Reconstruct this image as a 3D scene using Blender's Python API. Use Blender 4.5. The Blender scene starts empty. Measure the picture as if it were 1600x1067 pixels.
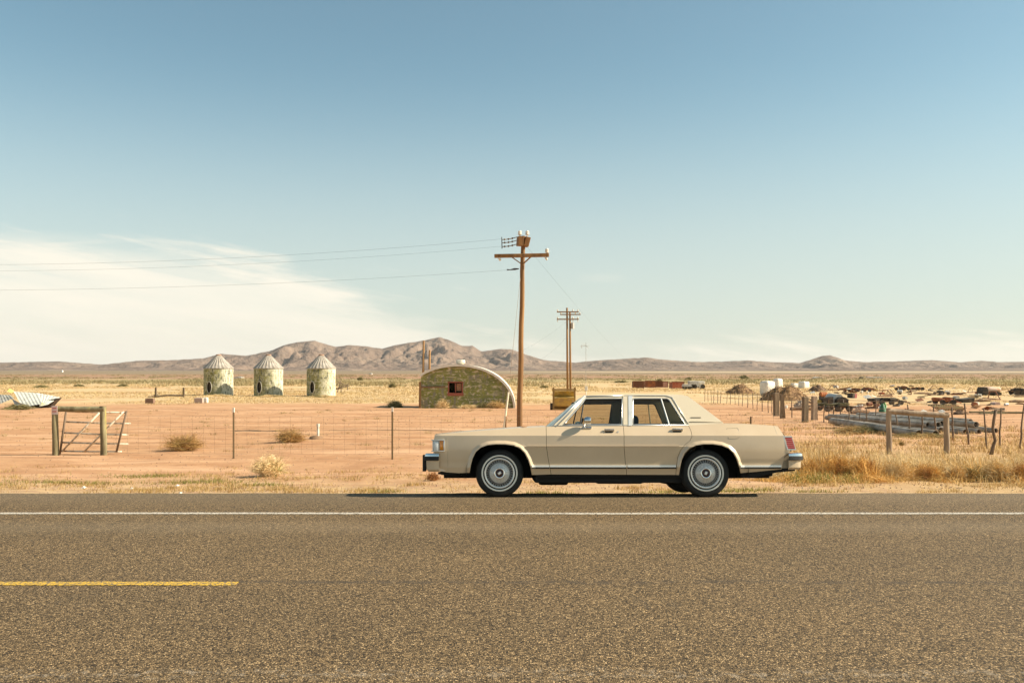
import bpy, bmesh, math, random
import numpy as np
from mathutils import Vector, Matrix, Euler, noise as mnoise
from mathutils.geometry import delaunay_2d_cdt

R = math.radians
rnd = random.Random(7)
nr = np.random.RandomState(11)
S = bpy.context.scene
COL = S.collection

# ------------------------------------------------------------------ camera
F = 1400.0; HZ = 578.0; CH = 1.786          # focal length in photo pixels, horizon row, eye height
cam_d = bpy.data.cameras.new("camera"); cam = bpy.data.objects.new("camera", cam_d); COL.objects.link(cam)
cam.location = (0, 0, CH); cam.rotation_euler = (R(90), 0, 0)
cam_d.sensor_width = 36; cam_d.lens = 36 * F / 1600
cam_d.shift_y = (HZ - 533.5) / 1600
cam_d.clip_start = 0.1; cam_d.clip_end = 60000
S.camera = cam

# ------------------------------------------------------------------ light
SUN = Vector((1.0, -0.035, 0.68)).normalized()
sun_el = math.asin(SUN.z); sun_az = math.atan2(SUN.x, SUN.y)     # azimuth clockwise from +Y
sl = bpy.data.lights.new("sun", 'SUN'); sl.energy = 4.6; sl.angle = R(0.53); sl.color = (1.0, 0.885, 0.70)
so = bpy.data.objects.new("sun", sl); COL.objects.link(so)
so.rotation_euler = SUN.to_track_quat('Z', 'Y').to_euler()
S.view_settings.view_transform = 'Standard'; S.view_settings.look = 'None'
S.view_settings.exposure = 1.0; S.view_settings.gamma = 1

W = bpy.data.worlds.new("World"); S.world = W; W.use_nodes = True
nt = W.node_tree; nd = nt.nodes; lk = nt.links
for n in list(nd): nd.remove(n)
def N(t, **k):
    n = nd.new(t)
    for a, b in k.items(): setattr(n, a, b)
    return n
def M(op, a, b=None, c=None):
    n = nd.new('ShaderNodeMath'); n.operation = op
    for i, q in enumerate((a, b, c)):
        if q is None: continue
        if isinstance(q, (int, float)): n.inputs[i].default_value = q
        else: lk.new(q, n.inputs[i])
    return n.outputs[0]
sky = N('ShaderNodeTexSky'); sky.sky_type = 'NISHITA'; sky.sun_disc = False
sky.sun_elevation = sun_el; sky.sun_rotation = sun_az
sky.air_density = 1.0; sky.dust_density = 2.2; sky.ozone_density = 2.0; sky.altitude = 1300
tint = N('ShaderNodeMix'); tint.data_type = 'RGBA'; tint.blend_type = 'MULTIPLY'; tint.inputs[0].default_value = 1
lk.new(sky.outputs[0], tint.inputs[6]); tint.inputs[7].default_value = (.98, 1.07, 0.82, 1)
geo = N('ShaderNodeTexCoord'); sep = N('ShaderNodeSeparateXYZ'); lk.new(geo.outputs['Generated'], sep.inputs[0])
# direction -> (tangent of bearing, tangent of height) of the real sky; cirrus bank low in the north-west
hyp = M('SQRT', M('ADD', M('MULTIPLY', sep.outputs[0], sep.outputs[0]), M('MULTIPLY', sep.outputs[1], sep.outputs[1])))
el = M('DIVIDE', sep.outputs[2], M('MAXIMUM', hyp, .01))
bx = M('ARCTAN2', sep.outputs[0], sep.outputs[1])
cmb = N('ShaderNodeCombineXYZ'); lk.new(M('MULTIPLY', bx, 2.2), cmb.inputs[0]); lk.new(M('MULTIPLY', el, 9.0), cmb.inputs[1])
n1 = N('ShaderNodeTexNoise'); n1.inputs['Scale'].default_value = 1.6; n1.inputs['Detail'].default_value = 7; n1.inputs['Roughness'].default_value = .62
n1.inputs['Distortion'].default_value = .5
lk.new(cmb.outputs[0], n1.inputs[0])
nz = M('SUBTRACT', n1.outputs[0], .5)
# upper edge of the bank: .147 at bearing -.52 sinking to .04 at bearing 0
eb = N('ShaderNodeMapRange'); eb.interpolation_type = 'SMOOTHSTEP'; lk.new(bx, eb.inputs[0])
for i_, q_ in enumerate((-.36, .06, .136, .028)): eb.inputs[i_ + 1].default_value = q_
edge = M('ADD', eb.outputs[0], M('MULTIPLY', nz, .10))
m_ = N('ShaderNodeMapRange'); m_.interpolation_type = 'SMOOTHSTEP'
lk.new(M('SUBTRACT', edge, el), m_.inputs[0]); m_.inputs[1].default_value = -.006; m_.inputs[2].default_value = .026
# strands: fine streaks above and inside
cm2 = N('ShaderNodeCombineXYZ'); lk.new(M('MULTIPLY', bx, 4.0), cm2.inputs[0]); lk.new(M('ADD', M('MULTIPLY', el, 34.0), M('MULTIPLY', bx, 5.0)), cm2.inputs[1])
n2 = N('ShaderNodeTexNoise'); n2.inputs['Scale'].default_value = 1.3; n2.inputs['Detail'].default_value = 6; n2.inputs['Roughness'].default_value = .6
lk.new(cm2.outputs[0], n2.inputs[0])
r2 = N('ShaderNodeMapRange'); lk.new(n2.outputs[0], r2.inputs[0]); r2.inputs[1].default_value = .3; r2.inputs[2].default_value = .75; r2.inputs[3].default_value = .62; r2.inputs[4].default_value = 1.0
fr = N('ShaderNodeMapRange'); fr.interpolation_type = 'SMOOTHSTEP'
lk.new(M('ADD', M('SUBTRACT', edge, el), M('MULTIPLY', M('SUBTRACT', n2.outputs[0], .5), .11)), fr.inputs[0]); fr.inputs[1].default_value = -.01; fr.inputs[2].default_value = .035
cov = M('MULTIPLY', M('MAXIMUM', M('MULTIPLY', m_.outputs[0], .75), fr.outputs[0]), r2.outputs[0])
# wisps to the right of the bank
wi = N('ShaderNodeMapRange'); wi.interpolation_type = 'SMOOTHSTEP'; lk.new(n2.outputs[0], wi.inputs[0]); wi.inputs[1].default_value = .55; wi.inputs[2].default_value = .8
def bell(v, c, w): return M('MAXIMUM', M('SUBTRACT', 1.0, M('POWER', M('ABSOLUTE', M('DIVIDE', M('SUBTRACT', v, c), w)), 2.0)), 0.0)
wisp = M('MULTIPLY', M('MULTIPLY', bell(bx, -.10, .12), bell(el, .09, .035)), wi.outputs[0])
wisp2 = M('MULTIPLY', M('MULTIPLY', bell(bx, -.46, .12), bell(el, .148, .02)), wi.outputs[0])
wisp3 = M('MULTIPLY', M('MULTIPLY', bell(bx, .1, .03), bell(el, .102, .006)), .12)
cov = M('MINIMUM', M('ADD', M('ADD', M('ADD', cov, wisp), wisp2), wisp3), 1.0)
cov = M('MULTIPLY', cov, .96)
cl = N('ShaderNodeMix'); cl.data_type = 'RGBA'; lk.new(cov, cl.inputs[0]); lk.new(tint.outputs[2], cl.inputs[6]); cl.inputs[7].default_value = (6.3, 5.85, 4.95, 1)
CLOUD = cl
# the pale band of dusty air low over the plain
hzr = N('ShaderNodeMapRange'); hzr.interpolation_type = 'SMOOTHERSTEP'; lk.new(el, hzr.inputs[0])
for i_, q_ in enumerate((.0, .38, .75, 0.0)): hzr.inputs[i_ + 1].default_value = q_
hb = N('ShaderNodeMix'); hb.data_type = 'RGBA'; lk.new(hzr.outputs[0], hb.inputs[0]); lk.new(tint.outputs[2], hb.inputs[6]); hb.inputs[7].default_value = (4.0, 4.15, 3.85, 1)
lk.new(hb.outputs[2], cl.inputs[6])
bg = N('ShaderNodeBackground'); bg.inputs[1].default_value = 0.087; lk.new(cl.outputs[2], bg.inputs[0])
wo = N('ShaderNodeOutputWorld'); lk.new(bg.outputs[0], wo.inputs[0])

# ------------------------------------------------------------------ helpers
def mk(name, V, Fc, mat, parent=None, smooth=False, ang=None, kind=None):
    me = bpy.data.meshes.new(name)
    if isinstance(V, np.ndarray): V = V.tolist()
    me.from_pydata([tuple(v) for v in V], [], [tuple(f) for f in Fc])
    me.materials.append(mat)
    if smooth:
        me.polygons.foreach_set('use_smooth', [True] * len(me.polygons))
        if ang: me.set_sharp_from_angle(angle=R(ang))
    me.update()
    o = bpy.data.objects.new(name, me); COL.objects.link(o)
    if parent is not None: o.parent = parent
    if kind: o['kind'] = kind
    return o
def tag(o, label, cat, group=None):
    o['label'] = label; o['category'] = cat
    if group: o['group'] = group
    return o
def thing(name, label, cat, loc=(0, 0, 0), rz=0, group=None):
    o = bpy.data.objects.new(name, None); COL.objects.link(o); o.empty_display_size = .2
    o.location = loc; o.rotation_euler = (0, 0, rz)
    return tag(o, label, cat, group)
def copy_tree(o, parent=None):
    c = o.copy(); COL.objects.link(c)
    if parent is not None: c.parent = parent
    for ch in list(o.children): copy_tree(ch, c)
    return c

class MB:
    def __init__(s): s.V = []; s.F = []
    def add(s, V, Fc):
        b = len(s.V); s.V += [tuple(v) for v in V]; s.F += [tuple(i + b for i in f) for f in Fc]; return s
    def box(s, c, d, rot=None, bev=0):
        hx, hy, hz = d[0] / 2, d[1] / 2, d[2] / 2
        if bev:
            bm = bmesh.new(); bmesh.ops.create_cube(bm, size=1)
            for v in bm.verts: v.co = Vector((v.co.x * d[0], v.co.y * d[1], v.co.z * d[2]))
            bmesh.ops.bevel(bm, geom=bm.edges[:], offset=bev, segments=2, affect='EDGES', profile=.5)
            P = [v.co.copy() for v in bm.verts]; bm.verts.index_update(); Fc = [[v.index for v in f.verts] for f in bm.faces]; bm.free()
        else:
            P = [Vector((x, y, z)) for x in (-hx, hx) for y in (-hy, hy) for z in (-hz, hz)]
            Fc = [(0, 1, 3, 2), (4, 6, 7, 5), (0, 4, 5, 1), (2, 3, 7, 6), (0, 2, 6, 4), (1, 5, 7, 3)]
        if rot is not None:
            m = Euler(rot).to_matrix(); P = [m @ p for p in P]
        return s.add([p + Vector(c) for p in P], Fc)
    def tube(s, pts, r, n=8, cap=True, closed=False):
        pts = [Vector(p) for p in pts]; K = len(pts)
        rr = r if isinstance(r, (list, tuple)) else [r] * K
        V = []; ref = None
        for i, p in enumerate(pts):
            a = pts[(i - 1) % K] if closed else pts[max(i - 1, 0)]; b = pts[(i + 1) % K] if closed else pts[min(i + 1, K - 1)]
            t = (b - a)
            t = t.normalized() if t.length > 1e-9 else Vector((0, 0, 1))
            if ref is None: ref = Vector((0, 0, 1)) if abs(t.z) < .9 else Vector((1, 0, 0))
            u = t.cross(ref)
            if u.length < 1e-3: u = t.cross(Vector((0, 1, 0)))
            u.normalize(); w = u.cross(t); ref = w
            for k in range(n):
                q = 2 * math.pi * k / n; V.append(p + u * math.cos(q) * rr[i] + w * math.sin(q) * rr[i])
        Fc = []
        for i in range(K if closed else K - 1):
            j = (i + 1) % K
            for k in range(n):
                l = (k + 1) % n; Fc.append((i * n + k, i * n + l, j * n + l, j * n + k))
        if cap and not closed: Fc.append(tuple(range(n))[::-1]); Fc.append(tuple((K - 1) * n + k for k in range(n)))
        return s.add(V, Fc)
    def lathe(s, prof, n=32, axis='Z', c=(0, 0, 0)):      # prof: (radius, height)
        V = []; K = len(prof)
        for r, h in prof:
            for k in range(n):
                q = 2 * math.pi * k / n; a, b = r * math.cos(q), r * math.sin(q)
                p = {'Z': (a, b, h), 'Y': (a, h, b), 'X': (h, a, b)}[axis]
                V.append((p[0] + c[0], p[1] + c[1], p[2] + c[2]))
        Fc = []
        for i in range(K - 1):
            for k in range(n):
                l = (k + 1) % n
                f = (i * n + k, i * n + l, (i + 1) * n + l, (i + 1) * n + k)
                Fc.append(f if axis != 'Y' else f[::-1])
        return s.add(V, Fc)
    def prism(s, poly, y0, y1):                             # polygon in x,z extruded along y
        n = len(poly); V = [(x, y0, z) for x, z in poly] + [(x, y1, z) for x, z in poly]
        Fc = [tuple(range(n)), tuple(range(n, 2 * n))[::-1]] + [(i, i + n, (i + 1) % n + n, (i + 1) % n) for i in range(n)]
        return s.add(V, Fc)
    def grid(s, rows):
        n = len(rows[0]); V = [p for r in rows for p in r]
        return s.add(V, [(i * n + k, i * n + k + 1, (i + 1) * n + k + 1, (i + 1) * n + k) for i in range(len(rows) - 1) for k in range(n - 1)])
    def build(s, name, mat, parent=None, smooth=False, ang=None, kind=None):
        return mk(name, s.V, s.F, mat, parent, smooth, ang, kind)

def inpoly(p, poly):
    x, y = p; c = False; n = len(poly); j = n - 1
    for i in range(n):
        xi, yi = poly[i]; xj, yj = poly[j]
        if (yi > y) != (yj > y) and x < (xj - xi) * (y - yi) / (yj - yi) + xi: c = not c
        j = i
    return c
def resamp(poly, step, closed=True):
    o = []; n = len(poly)
    for i in range(n if closed else n - 1):
        a = poly[i]; b = poly[(i + 1) % n]; L = math.dist(a, b); k = max(1, int(L / step))
        for t in range(k): o.append((a[0] + (b[0] - a[0]) * t / k, a[1] + (b[1] - a[1]) * t / k))
    if not closed: o.append(poly[-1])
    return o
def sheet(mb, outline, fmap, holes=(), lines=(), step=.03, lip=None, grow=0):
    """triangulated curved sheet over a 2-D outline; lip = vector its rim turns inward by"""
    P = []; E = []
    def ring(poly, closed=True):
        q = resamp(poly, step, closed); b = len(P); P.extend(q)
        E.extend([(b + i, b + (i + 1) % len(q)) for i in range(len(q) if closed else len(q) - 1)])
    ring(outline)
    for h in holes: ring(h)
    for l in lines: ring(l, False)
    xs = [p[0] for p in outline]; ys = [p[1] for p in outline]
    K = np.array(P); x = min(xs) + step
    while x < max(xs):
        y = min(ys) + step
        while y < max(ys):
            if ((K[:, 0] - x) ** 2 + (K[:, 1] - y) ** 2).min() > (step * .55) ** 2 and inpoly((x, y), outline): P.append((x, y))
            y += step
        x += step
    res = delaunay_2d_cdt([Vector(p) for p in P], E, [], 0, 1e-6)
    V2 = res[0]; T = []
    for f in res[2]:
        c = sum((V2[i] for i in f), Vector((0, 0))) / len(f)
        if inpoly(c, outline) and not any(inpoly(c, h) for h in holes): T.append(tuple(f))
    used = sorted({i for f in T for i in f}); ix = {q: k for k, q in enumerate(used)}
    V2 = [V2[i] for i in used]; T = [tuple(ix[i] for i in f) for f in T]
    V = [Vector(fmap(p[0], p[1])) for p in V2]
    if lip is not None:
        cnt = {}
        for f in T:
            for i in range(len(f)):
                e = (f[i], f[(i + 1) % len(f)]); k = (min(e), max(e)); cnt.setdefault(k, []).append(e)
        mp = {}; L = Vector(lip)
        for k, es in cnt.items():
            if len(es) == 1:
                a, b = es[0]
                for q in (a, b):
                    if q not in mp: mp[q] = len(V); V.append(V[q] + L)
                T.append((b, a, mp[a], mp[b]))
    return mb.add(V, T)

# ------------------------------------------------------------------ materials
def mat(name, col, rough=.7, metal=0, coat=0, col2=None, scale=4, detail=5, lo=.4, hi=.6, bump=0, bscale=40, spec=None,
        col3=None, s3=1, lo3=.5, hi3=.6, stretch=None, island=None):
    m = bpy.data.materials.new(name); m.use_nodes = True; t = m.node_tree; b = t.nodes['Principled BSDF']
    b.inputs['Roughness'].default_value = rough; b.inputs['Metallic'].default_value = metal
    b.inputs['Coat Weight'].default_value = coat; b.inputs['Coat Roughness'].default_value = .06
    if spec is not None: b.inputs['Specular IOR Level'].default_value = spec
    b.inputs['Base Color'].default_value = (*col, 1)
    tc = t.nodes.new('ShaderNodeTexCoord'); src = tc.outputs['Object']
    if stretch:
        mp = t.nodes.new('ShaderNodeMapping'); mp.inputs['Scale'].default_value = stretch; t.links.new(src, mp.inputs[0]); src = mp.outputs[0]
    def nz_(sc, d=5, rg=.6):
        n = t.nodes.new('ShaderNodeTexNoise'); n.inputs['Scale'].default_value = sc; n.inputs['Detail'].default_value = d; n.inputs['Roughness'].default_value = rg
        t.links.new(src, n.inputs[0]); return n.outputs[0]
    def ramp(v, lo, hi, a, bb):
        r = t.nodes.new('ShaderNodeMapRange'); t.links.new(v, r.inputs[0]); r.inputs[1].default_value = lo; r.inputs[2].default_value = hi
        x = t.nodes.new('ShaderNodeMix'); x.data_type = 'RGBA'; t.links.new(r.outputs[0], x.inputs[0])
        for i, q in ((6, a), (7, bb)):
            if isinstance(q, tuple): x.inputs[i].default_value = (*q, 1)
            else: t.links.new(q, x.inputs[i])
        return x.outputs[2]
    c = None
    if island:
        g = t.nodes.new('ShaderNodeNewGeometry'); c = ramp(g.outputs['Random Per Island'], 0, 1, col, island)
    if col2: c = ramp(nz_(scale, detail), lo, hi, c if c is not None else col, col2)
    if col3: c = ramp(nz_(s3, 4), lo3, hi3, c if c is not None else col, col3)
    if c is not None: t.links.new(c, b.inputs['Base Color'])
    if bump:
        bp = t.nodes.new('ShaderNodeBump'); bp.inputs['Strength'].default_value = bump; bp.inputs['Distance'].default_value = .02
        t.links.new(nz_(bscale, 4), bp.inputs['Height']); t.links.new(bp.outputs[0], b.inputs['Normal'])
    m['_'] = 1
    return m

def gprof(y):
    K = [(-400, -.3), (-12, -.3), (-8, -.08), (13.02, -.08), (13.3, -.115), (14.1, -.165), (14.7, -.26), (16, -.34), (18, -.42), (24, -.58), (41, -1.0), (60, -1.35),
         (90, -1.75), (134, -2.1), (250, -2.5), (1000, -3.0), (60000, -3.2)]
    for (a, p), (b, q) in zip(K, K[1:]):
        if y <= b: return p + (q - p) * (max(y, a) - a) / (b - a)
    return K[-1][1]
def gz(x, y):
    z = gprof(y)
    k = min(1, max(0, (y - 14.8) / 3))
    if y < 400 and k > 0:
        z += k * (.05 * mnoise.noise(Vector((x * .35, y * .35, 0))) + .02 * mnoise.noise(Vector((x * 1.6, y * 1.6, 3))))
        if y > 17: z += min(1, (y - 17) / 5) * (.055 * mnoise.noise(Vector((x * .12, y * 1.1 + .25 * mnoise.noise(Vector((x * .3, 0, 0))), 11))) + .02 * mnoise.noise(Vector((x * .5, y * 3.1, 13)))) * (1 if y < 90 else .3)
        if y > 60: z += .15 * min(1, (y - 60) / 60) * mnoise.noise(Vector((x * .04, y * .04, 5)))
    return z
def at(px, Y): return (px - 800) / F * Y
def hz(py, Y): return CH - (py - HZ) / F * Y

def Yof(py):
    lo, hi = 13.2, 3000
    for _ in range(50):
        m = (lo + hi) / 2
        if HZ + (CH - gprof(m)) / m * F > py: lo = m
        else: hi = m
    return lo
# ------------------------------------------------------------------ the ground
def ground_mat():
    m = bpy.data.materials.new("desert_soil"); m.use_nodes = True; t = m.node_tree; b = t.nodes['Principled BSDF']; L = t.links.new
    b.inputs['Roughness'].default_value = .95; b.inputs['Specular IOR Level'].default_value = .15
    g = t.nodes.new('ShaderNodeNewGeometry'); sp = t.nodes.new('ShaderNodeSeparateXYZ'); L(g.outputs['Position'], sp.inputs[0])
    X, Y = sp.outputs[0], sp.outputs[1]
    def nz_(sc, d=5, rg=.6, st=None):
        src = g.outputs['Position']
        if st: mp = t.nodes.new('ShaderNodeMapping'); mp.inputs['Scale'].default_value = st; L(src, mp.inputs[0]); src = mp.outputs[0]
        n = t.nodes.new('ShaderNodeTexNoise'); n.inputs['Scale'].default_value = sc; n.inputs['Detail'].default_value = d; n.inputs['Roughness'].default_value = rg
        L(src, n.inputs[0]); return n.outputs[0]
    def ma(op, a, b_=None):
        n = t.nodes.new('ShaderNodeMath'); n.operation = op
        for i, q in enumerate((a, b_)):
            if q is None: continue
            if isinstance(q, (int, float)): n.inputs[i].default_value = q
            else: L(q, n.inputs[i])
        return n.outputs[0]
    def rg_(v, a, c, smooth=True):
        r = t.nodes.new('ShaderNodeMapRange'); r.interpolation_type = 'SMOOTHSTEP' if smooth else 'LINEAR'
        L(v, r.inputs[0]); r.inputs[1].default_value = a; r.inputs[2].default_value = c; return r.outputs[0]
    def mix(f, a, c):
        x = t.nodes.new('ShaderNodeMix'); x.data_type = 'RGBA'
        if isinstance(f, (int, float)): x.inputs[0].default_value = f
        else: L(f, x.inputs[0])
        for i, q in ((6, a), (7, c)):
            if isinstance(q, tuple): x.inputs[i].default_value = (*q, 1)
            else: L(q, x.inputs[i])
        return x.outputs[2]
    DIRT = (.50, .285, .15); DIRT2 = (.40, .21, .105); GRAV = (.40, .26, .155); STRAW = (.53, .37, .19); SCRUB = (.24, .20, .085); RED = (.36, .20, .12); FARP = (.26, .19, .12); PALE = (.50, .38, .25)
    n_lo = nz_(.12, 5); n_mid = nz_(.9, 6, .65); n_hi = nz_(9, 6, .7); n_st = nz_(.5, 5, .6, (.25, 1.6, 1))
    c = mix(rg_(n_mid, .35, .65), DIRT, DIRT2)
    c = mix(rg_(n_st, .48, .62), c, (.57, .34, .195))
    tr_ = nz_(.9, 6, .7, (.12, 3.2, 1)); c = mix(ma('MULTIPLY', rg_(tr_, .56, .66), .55), c, (.34, .175, .09))
    c = mix(ma('MULTIPLY', rg_(nz_(5, 6, .8, (.6, 1.5, 1)), .56, .64), .5), c, (.33, .19, .095))
    # gravel and straw litter beside the road
    Yw = ma('ADD', Y, ma('MULTIPLY', ma('SUBTRACT', n_mid, .5), 5.0))
    verge = ma('SUBTRACT', 1.0, rg_(Yw, 15.0, 19.5))
    c = mix(ma('MULTIPLY', verge, .8), c, mix(rg_(nz_(3, 5), .4, .6), GRAV, (.56, .39, .21)))
    c = mix(ma('MULTIPLY', ma('MULTIPLY', verge, rg_(nz_(14, 5, .8, (.5, 1, 1)), .5, .62)), .7), c, (.34, .25, .12))
    # straw covered parts: right of the car, and patches
    rt = rg_(ma('ADD', X, ma('MULTIPLY', ma('SUBTRACT', n_lo, .5), 8.0)), 5.0, 8.5)
    nearb = ma('SUBTRACT', 1.0, rg_(ma('ADD', Y, ma('MULTIPLY', n_lo, 8.0)), 27, 40))
    c = mix(ma('MULTIPLY', ma('MULTIPLY', rt, nearb), .8), c, mix(rg_(n_hi, .35, .65), STRAW, (.42, .26, .12)))
    # the field: straw from ~88 m outwards, patchy
    Yf = ma('ADD', Y, ma('MULTIPLY', ma('SUBTRACT', nz_(.05, 4), .5), 60.0))
    c = mix(ma('MULTIPLY', rg_(Yf, 84, 104), rg_(n_lo, .3, .5)), c, mix(rg_(n_mid, .3, .7), STRAW, (.60, .44, .25)))
    c = mix(ma('MULTIPLY', rg_(Yf, 260, 330), .85), c, mix(rg_(nz_(.03, 6, .7), .4, .6), SCRUB, (.42, .30, .15)))
    c = mix(rg_(ma('ADD', Y, ma('MULTIPLY', n_lo, 60.0)), 420, 520), c, mix(rg_(nz_(.01, 5, .7, (.3, 1, 1)), .4, .6), RED, (.30, .20, .12)))
    c = mix(rg_(Y, 900, 1100), c, mix(rg_(nz_(.002, 6, .7, (.2, 1, 1)), .4, .6), FARP, (.22, .17, .105)))
    pale = ma('MULTIPLY', rg_(Y, 1500, 1750), ma('SUBTRACT', 1.0, rg_(Y, 2400, 2900)))
    pale = ma('MULTIPLY', pale, rg_(ma('ADD', X, ma('MULTIPLY', nz_(.0006, 3), 900.0)), 200, 900))
    c = mix(pale, c, PALE)
    c = mix(ma('MULTIPLY', rg_(n_hi, .55, .8), .35), c, (.60, .42, .26))
    c = mix(ma('MULTIPLY', rg_(nz_(28, 3, .7), .62, .72), ma('SUBTRACT', 1.0, rg_(Y, 22, 40))), c, (.16, .10, .06))
    L(c, b.inputs['Base Color'])
    bp = t.nodes.new('ShaderNodeBump'); bp.inputs['Strength'].default_value = .75; bp.inputs['Distance'].default_value = .06
    L(ma('ADD', n_mid, ma('MULTIPLY', n_hi, .35)), bp.inputs['Height'])
    bp2 = t.nodes.new('ShaderNodeBump'); bp2.inputs['Strength'].default_value = .7; bp2.inputs['Distance'].default_value = .015
    L(nz_(26, 4, .7), bp2.inputs['Height']); L(bp.outputs[0], bp2.inputs['Normal']); L(bp2.outputs[0], b.inputs['Normal'])
    return m
ys = [-3000, -900, -300, -100, -40, -20, -12, -8.2, -7.9, -4, 0, 4, 8, 12.6, 12.9, 13.02]
y = 13.1
while y < 42: ys.append(y); y += .16
while y < 12000: ys.append(y); y *= 1.0075 + min(.02, y / 60000)

xs = [math.sinh(t) * 9 for t in np.linspace(-8.1, 8.1, 301)]
xs = sorted(set([round(v, 4) for v in xs] + list(np.arange(-18, 22, .3))))
V = np.array([(x, yy, gz(x, yy)) for yy in ys for x in xs]); nx = len(xs)
Fc = [(i * nx + k, i * nx + k + 1, (i + 1) * nx + k + 1, (i + 1) * nx + k) for i in range(len(ys) - 1) for k in range(nx - 1)]
mk('ground', V, Fc, ground_mat(), smooth=True, kind='structure')

def asphalt_mat():
    m = bpy.data.materials.new("chip_seal_asphalt"); m.use_nodes = True; t = m.node_tree; b = t.nodes['Principled BSDF']; L = t.links.new
    b.inputs['Roughness'].default_value = .85; b.inputs['Specular IOR Level'].default_value = .3
    g = t.nodes.new('ShaderNodeNewGeometry'); sp = t.nodes.new('ShaderNodeSeparateXYZ'); L(g.outputs['Position'], sp.inputs[0])
    def mix(f, a, c, mode='MIX'):
        x = t.nodes.new('ShaderNodeMix'); x.data_type = 'RGBA'; x.blend_type = mode
        if isinstance(f, (int, float)): x.inputs[0].default_value = f
        else: L(f, x.inputs[0])
        for i, q in ((6, a), (7, c)):
            if isinstance(q, tuple): x.inputs[i].default_value = (*q, 1)
            else: L(q, x.inputs[i])
        return x.outputs[2]
    def mr(v, a, c, d=0, e=1, sm=False):
        r = t.nodes.new('ShaderNodeMapRange'); L(v, r.inputs[0])
        if sm: r.interpolation_type = 'SMOOTHSTEP'
        for i, q in enumerate((a, c, d, e)): r.inputs[i + 1].default_value = q
        return r.outputs[0]
    def ma(op, a, b_=None):
        n = t.nodes.new('ShaderNodeMath'); n.operation = op
        for i, q in enumerate((a, b_)):
            if q is None: continue
            if isinstance(q, (int, float)): n.inputs[i].default_value = q
            else: L(q, n.inputs[i])
        return n.outputs[0]
    def nz_(sc, d=4, rg=.6, st=None):
        src = g.outputs['Position']
        if st: mp = t.nodes.new('ShaderNodeMapping'); mp.inputs['Scale'].default_value = st; L(src, mp.inputs[0]); src = mp.outputs[0]
        n = t.nodes.new('ShaderNodeTexNoise'); n.inputs['Scale'].default_value = sc; n.inputs['Detail'].default_value = d; n.inputs['Roughness'].default_value = rg
        L(src, n.inputs[0]); return n.outputs[0]
    vo = t.nodes.new('ShaderNodeTexVoronoi'); vo.inputs['Scale'].default_value = 96; L(g.outputs['Position'], vo.inputs[0])
    vc = t.nodes.new('ShaderNodeSeparateXYZ'); L(vo.outputs['Color'], vc.inputs[0])
    cr = t.nodes.new('ShaderNodeValToRGB'); L(vc.outputs[0], cr.inputs[0]); e = cr.color_ramp.elements
    e[0].position = 0; e[0].color = (.016, .012, .007, 1); e[1].position = 1; e[1].color = (.56, .44, .29, 1)
    for p, c in ((.3, (.105, .076, .043)), (.62, (.19, .138, .080)), (.86, (.27, .20, .12)), (.95, (.44, .33, .21))):
        q = e.new(p); q.color = (*c, 1)
    c0 = cr.outputs[0]
    edge_d = mr(vo.outputs['Distance'], .35, .75, 1, .35)
    c = mix(1.0, cr.outputs[0], edge_d, 'MULTIPLY')
    c = mix(.8, c, mix(mr(nz_(.45, 5, .6, (.3, 1, 1)), .3, .7), (.97, .865, .685), (1.34, 1.17, .91)), 'MULTIPLY')
    c = mix(.8, c, mix(mr(nz_(22, 4, .7), .35, .65), (.72, .72, .72), (1.3, 1.27, 1.2)), 'MULTIPLY')
    # two worn wheel tracks and a lighter seam nearest the camera
    Y = sp.outputs[1]; Yn = ma('ADD', Y, ma('MULTIPLY', ma('SUBTRACT', nz_(.8, 4), .5), .25))
    def band(cn, w): return mr(ma('ABSOLUTE', ma('SUBTRACT', Yn, cn)), w, 0, 0, 1, True)
    c = mix(ma('MULTIPLY', band(5.27, .16), ma('MULTIPLY', mr(nz_(14, 4, .75), .5, .66), .55)), c, (.42, .34, .25))
    c = mix(ma('MULTIPLY', band(10.2, .6), .2), c, (.28, .215, .14))
    c = mix(ma('MULTIPLY', band(7.55, .10), ma('MULTIPLY', mr(nz_(6, 4, .7), .42, .55), .7)), c, (.06, .045, .03))
    c = mix(ma('MULTIPLY', mr(nz_(1.3, 6, .8, (1, .35, 1)), .60, .66), .45), c, (.085, .062, .038))
    c = mix(mr(Yn, 11.4, 12.9, 0, .25, True), c, (.22, .175, .12))
    L(c, b.inputs['Base Color'])
    bp = t.nodes.new('ShaderNodeBump'); bp.inputs['Strength'].default_value = .8; bp.inputs['Distance'].default_value = .006
    L(mr(vo.outputs['Distance'], 0, .8, 1, 0), bp.inputs['Height']); L(bp.outputs[0], b.inputs['Normal'])
    return m
def wob(x, k, a): return a * mnoise.noise(Vector((x * k, 3.3, a * 99)))
xr = list(np.arange(-40, 40, .12)); xr = [-3000, -600, -150] + xr + [150, 600, 3000]
rows = [[(x, -7.6, 0) for x in xr], [(x, 2, 0) for x in xr]]
rows.append([(x, 12.6, 0) for x in xr])
eo = [13.0 + wob(x, 1.4, .045) + wob(x, 6, .03) for x in xr]
rows.append([(x, e, -.001) for x, e in zip(xr, eo)]); rows.append([(x, e + .05, -.11) for x, e in zip(xr, eo)])
mb = MB(); mb.grid([[(x, -7.65, -.14) for x in xr]] + rows); mb.build('road', asphalt_mat(), kind='structure')
def paint_mat(n, c, worn):
    return mat(n, c, .8, col2=(.13, .10, .065), scale=38, detail=4, lo=worn, hi=worn + .07, bump=.5, bscale=70)
def wob2(x): return wob(x, 9, .010) + wob(x, 31, .014) + wob(x, .5, .03)
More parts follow.
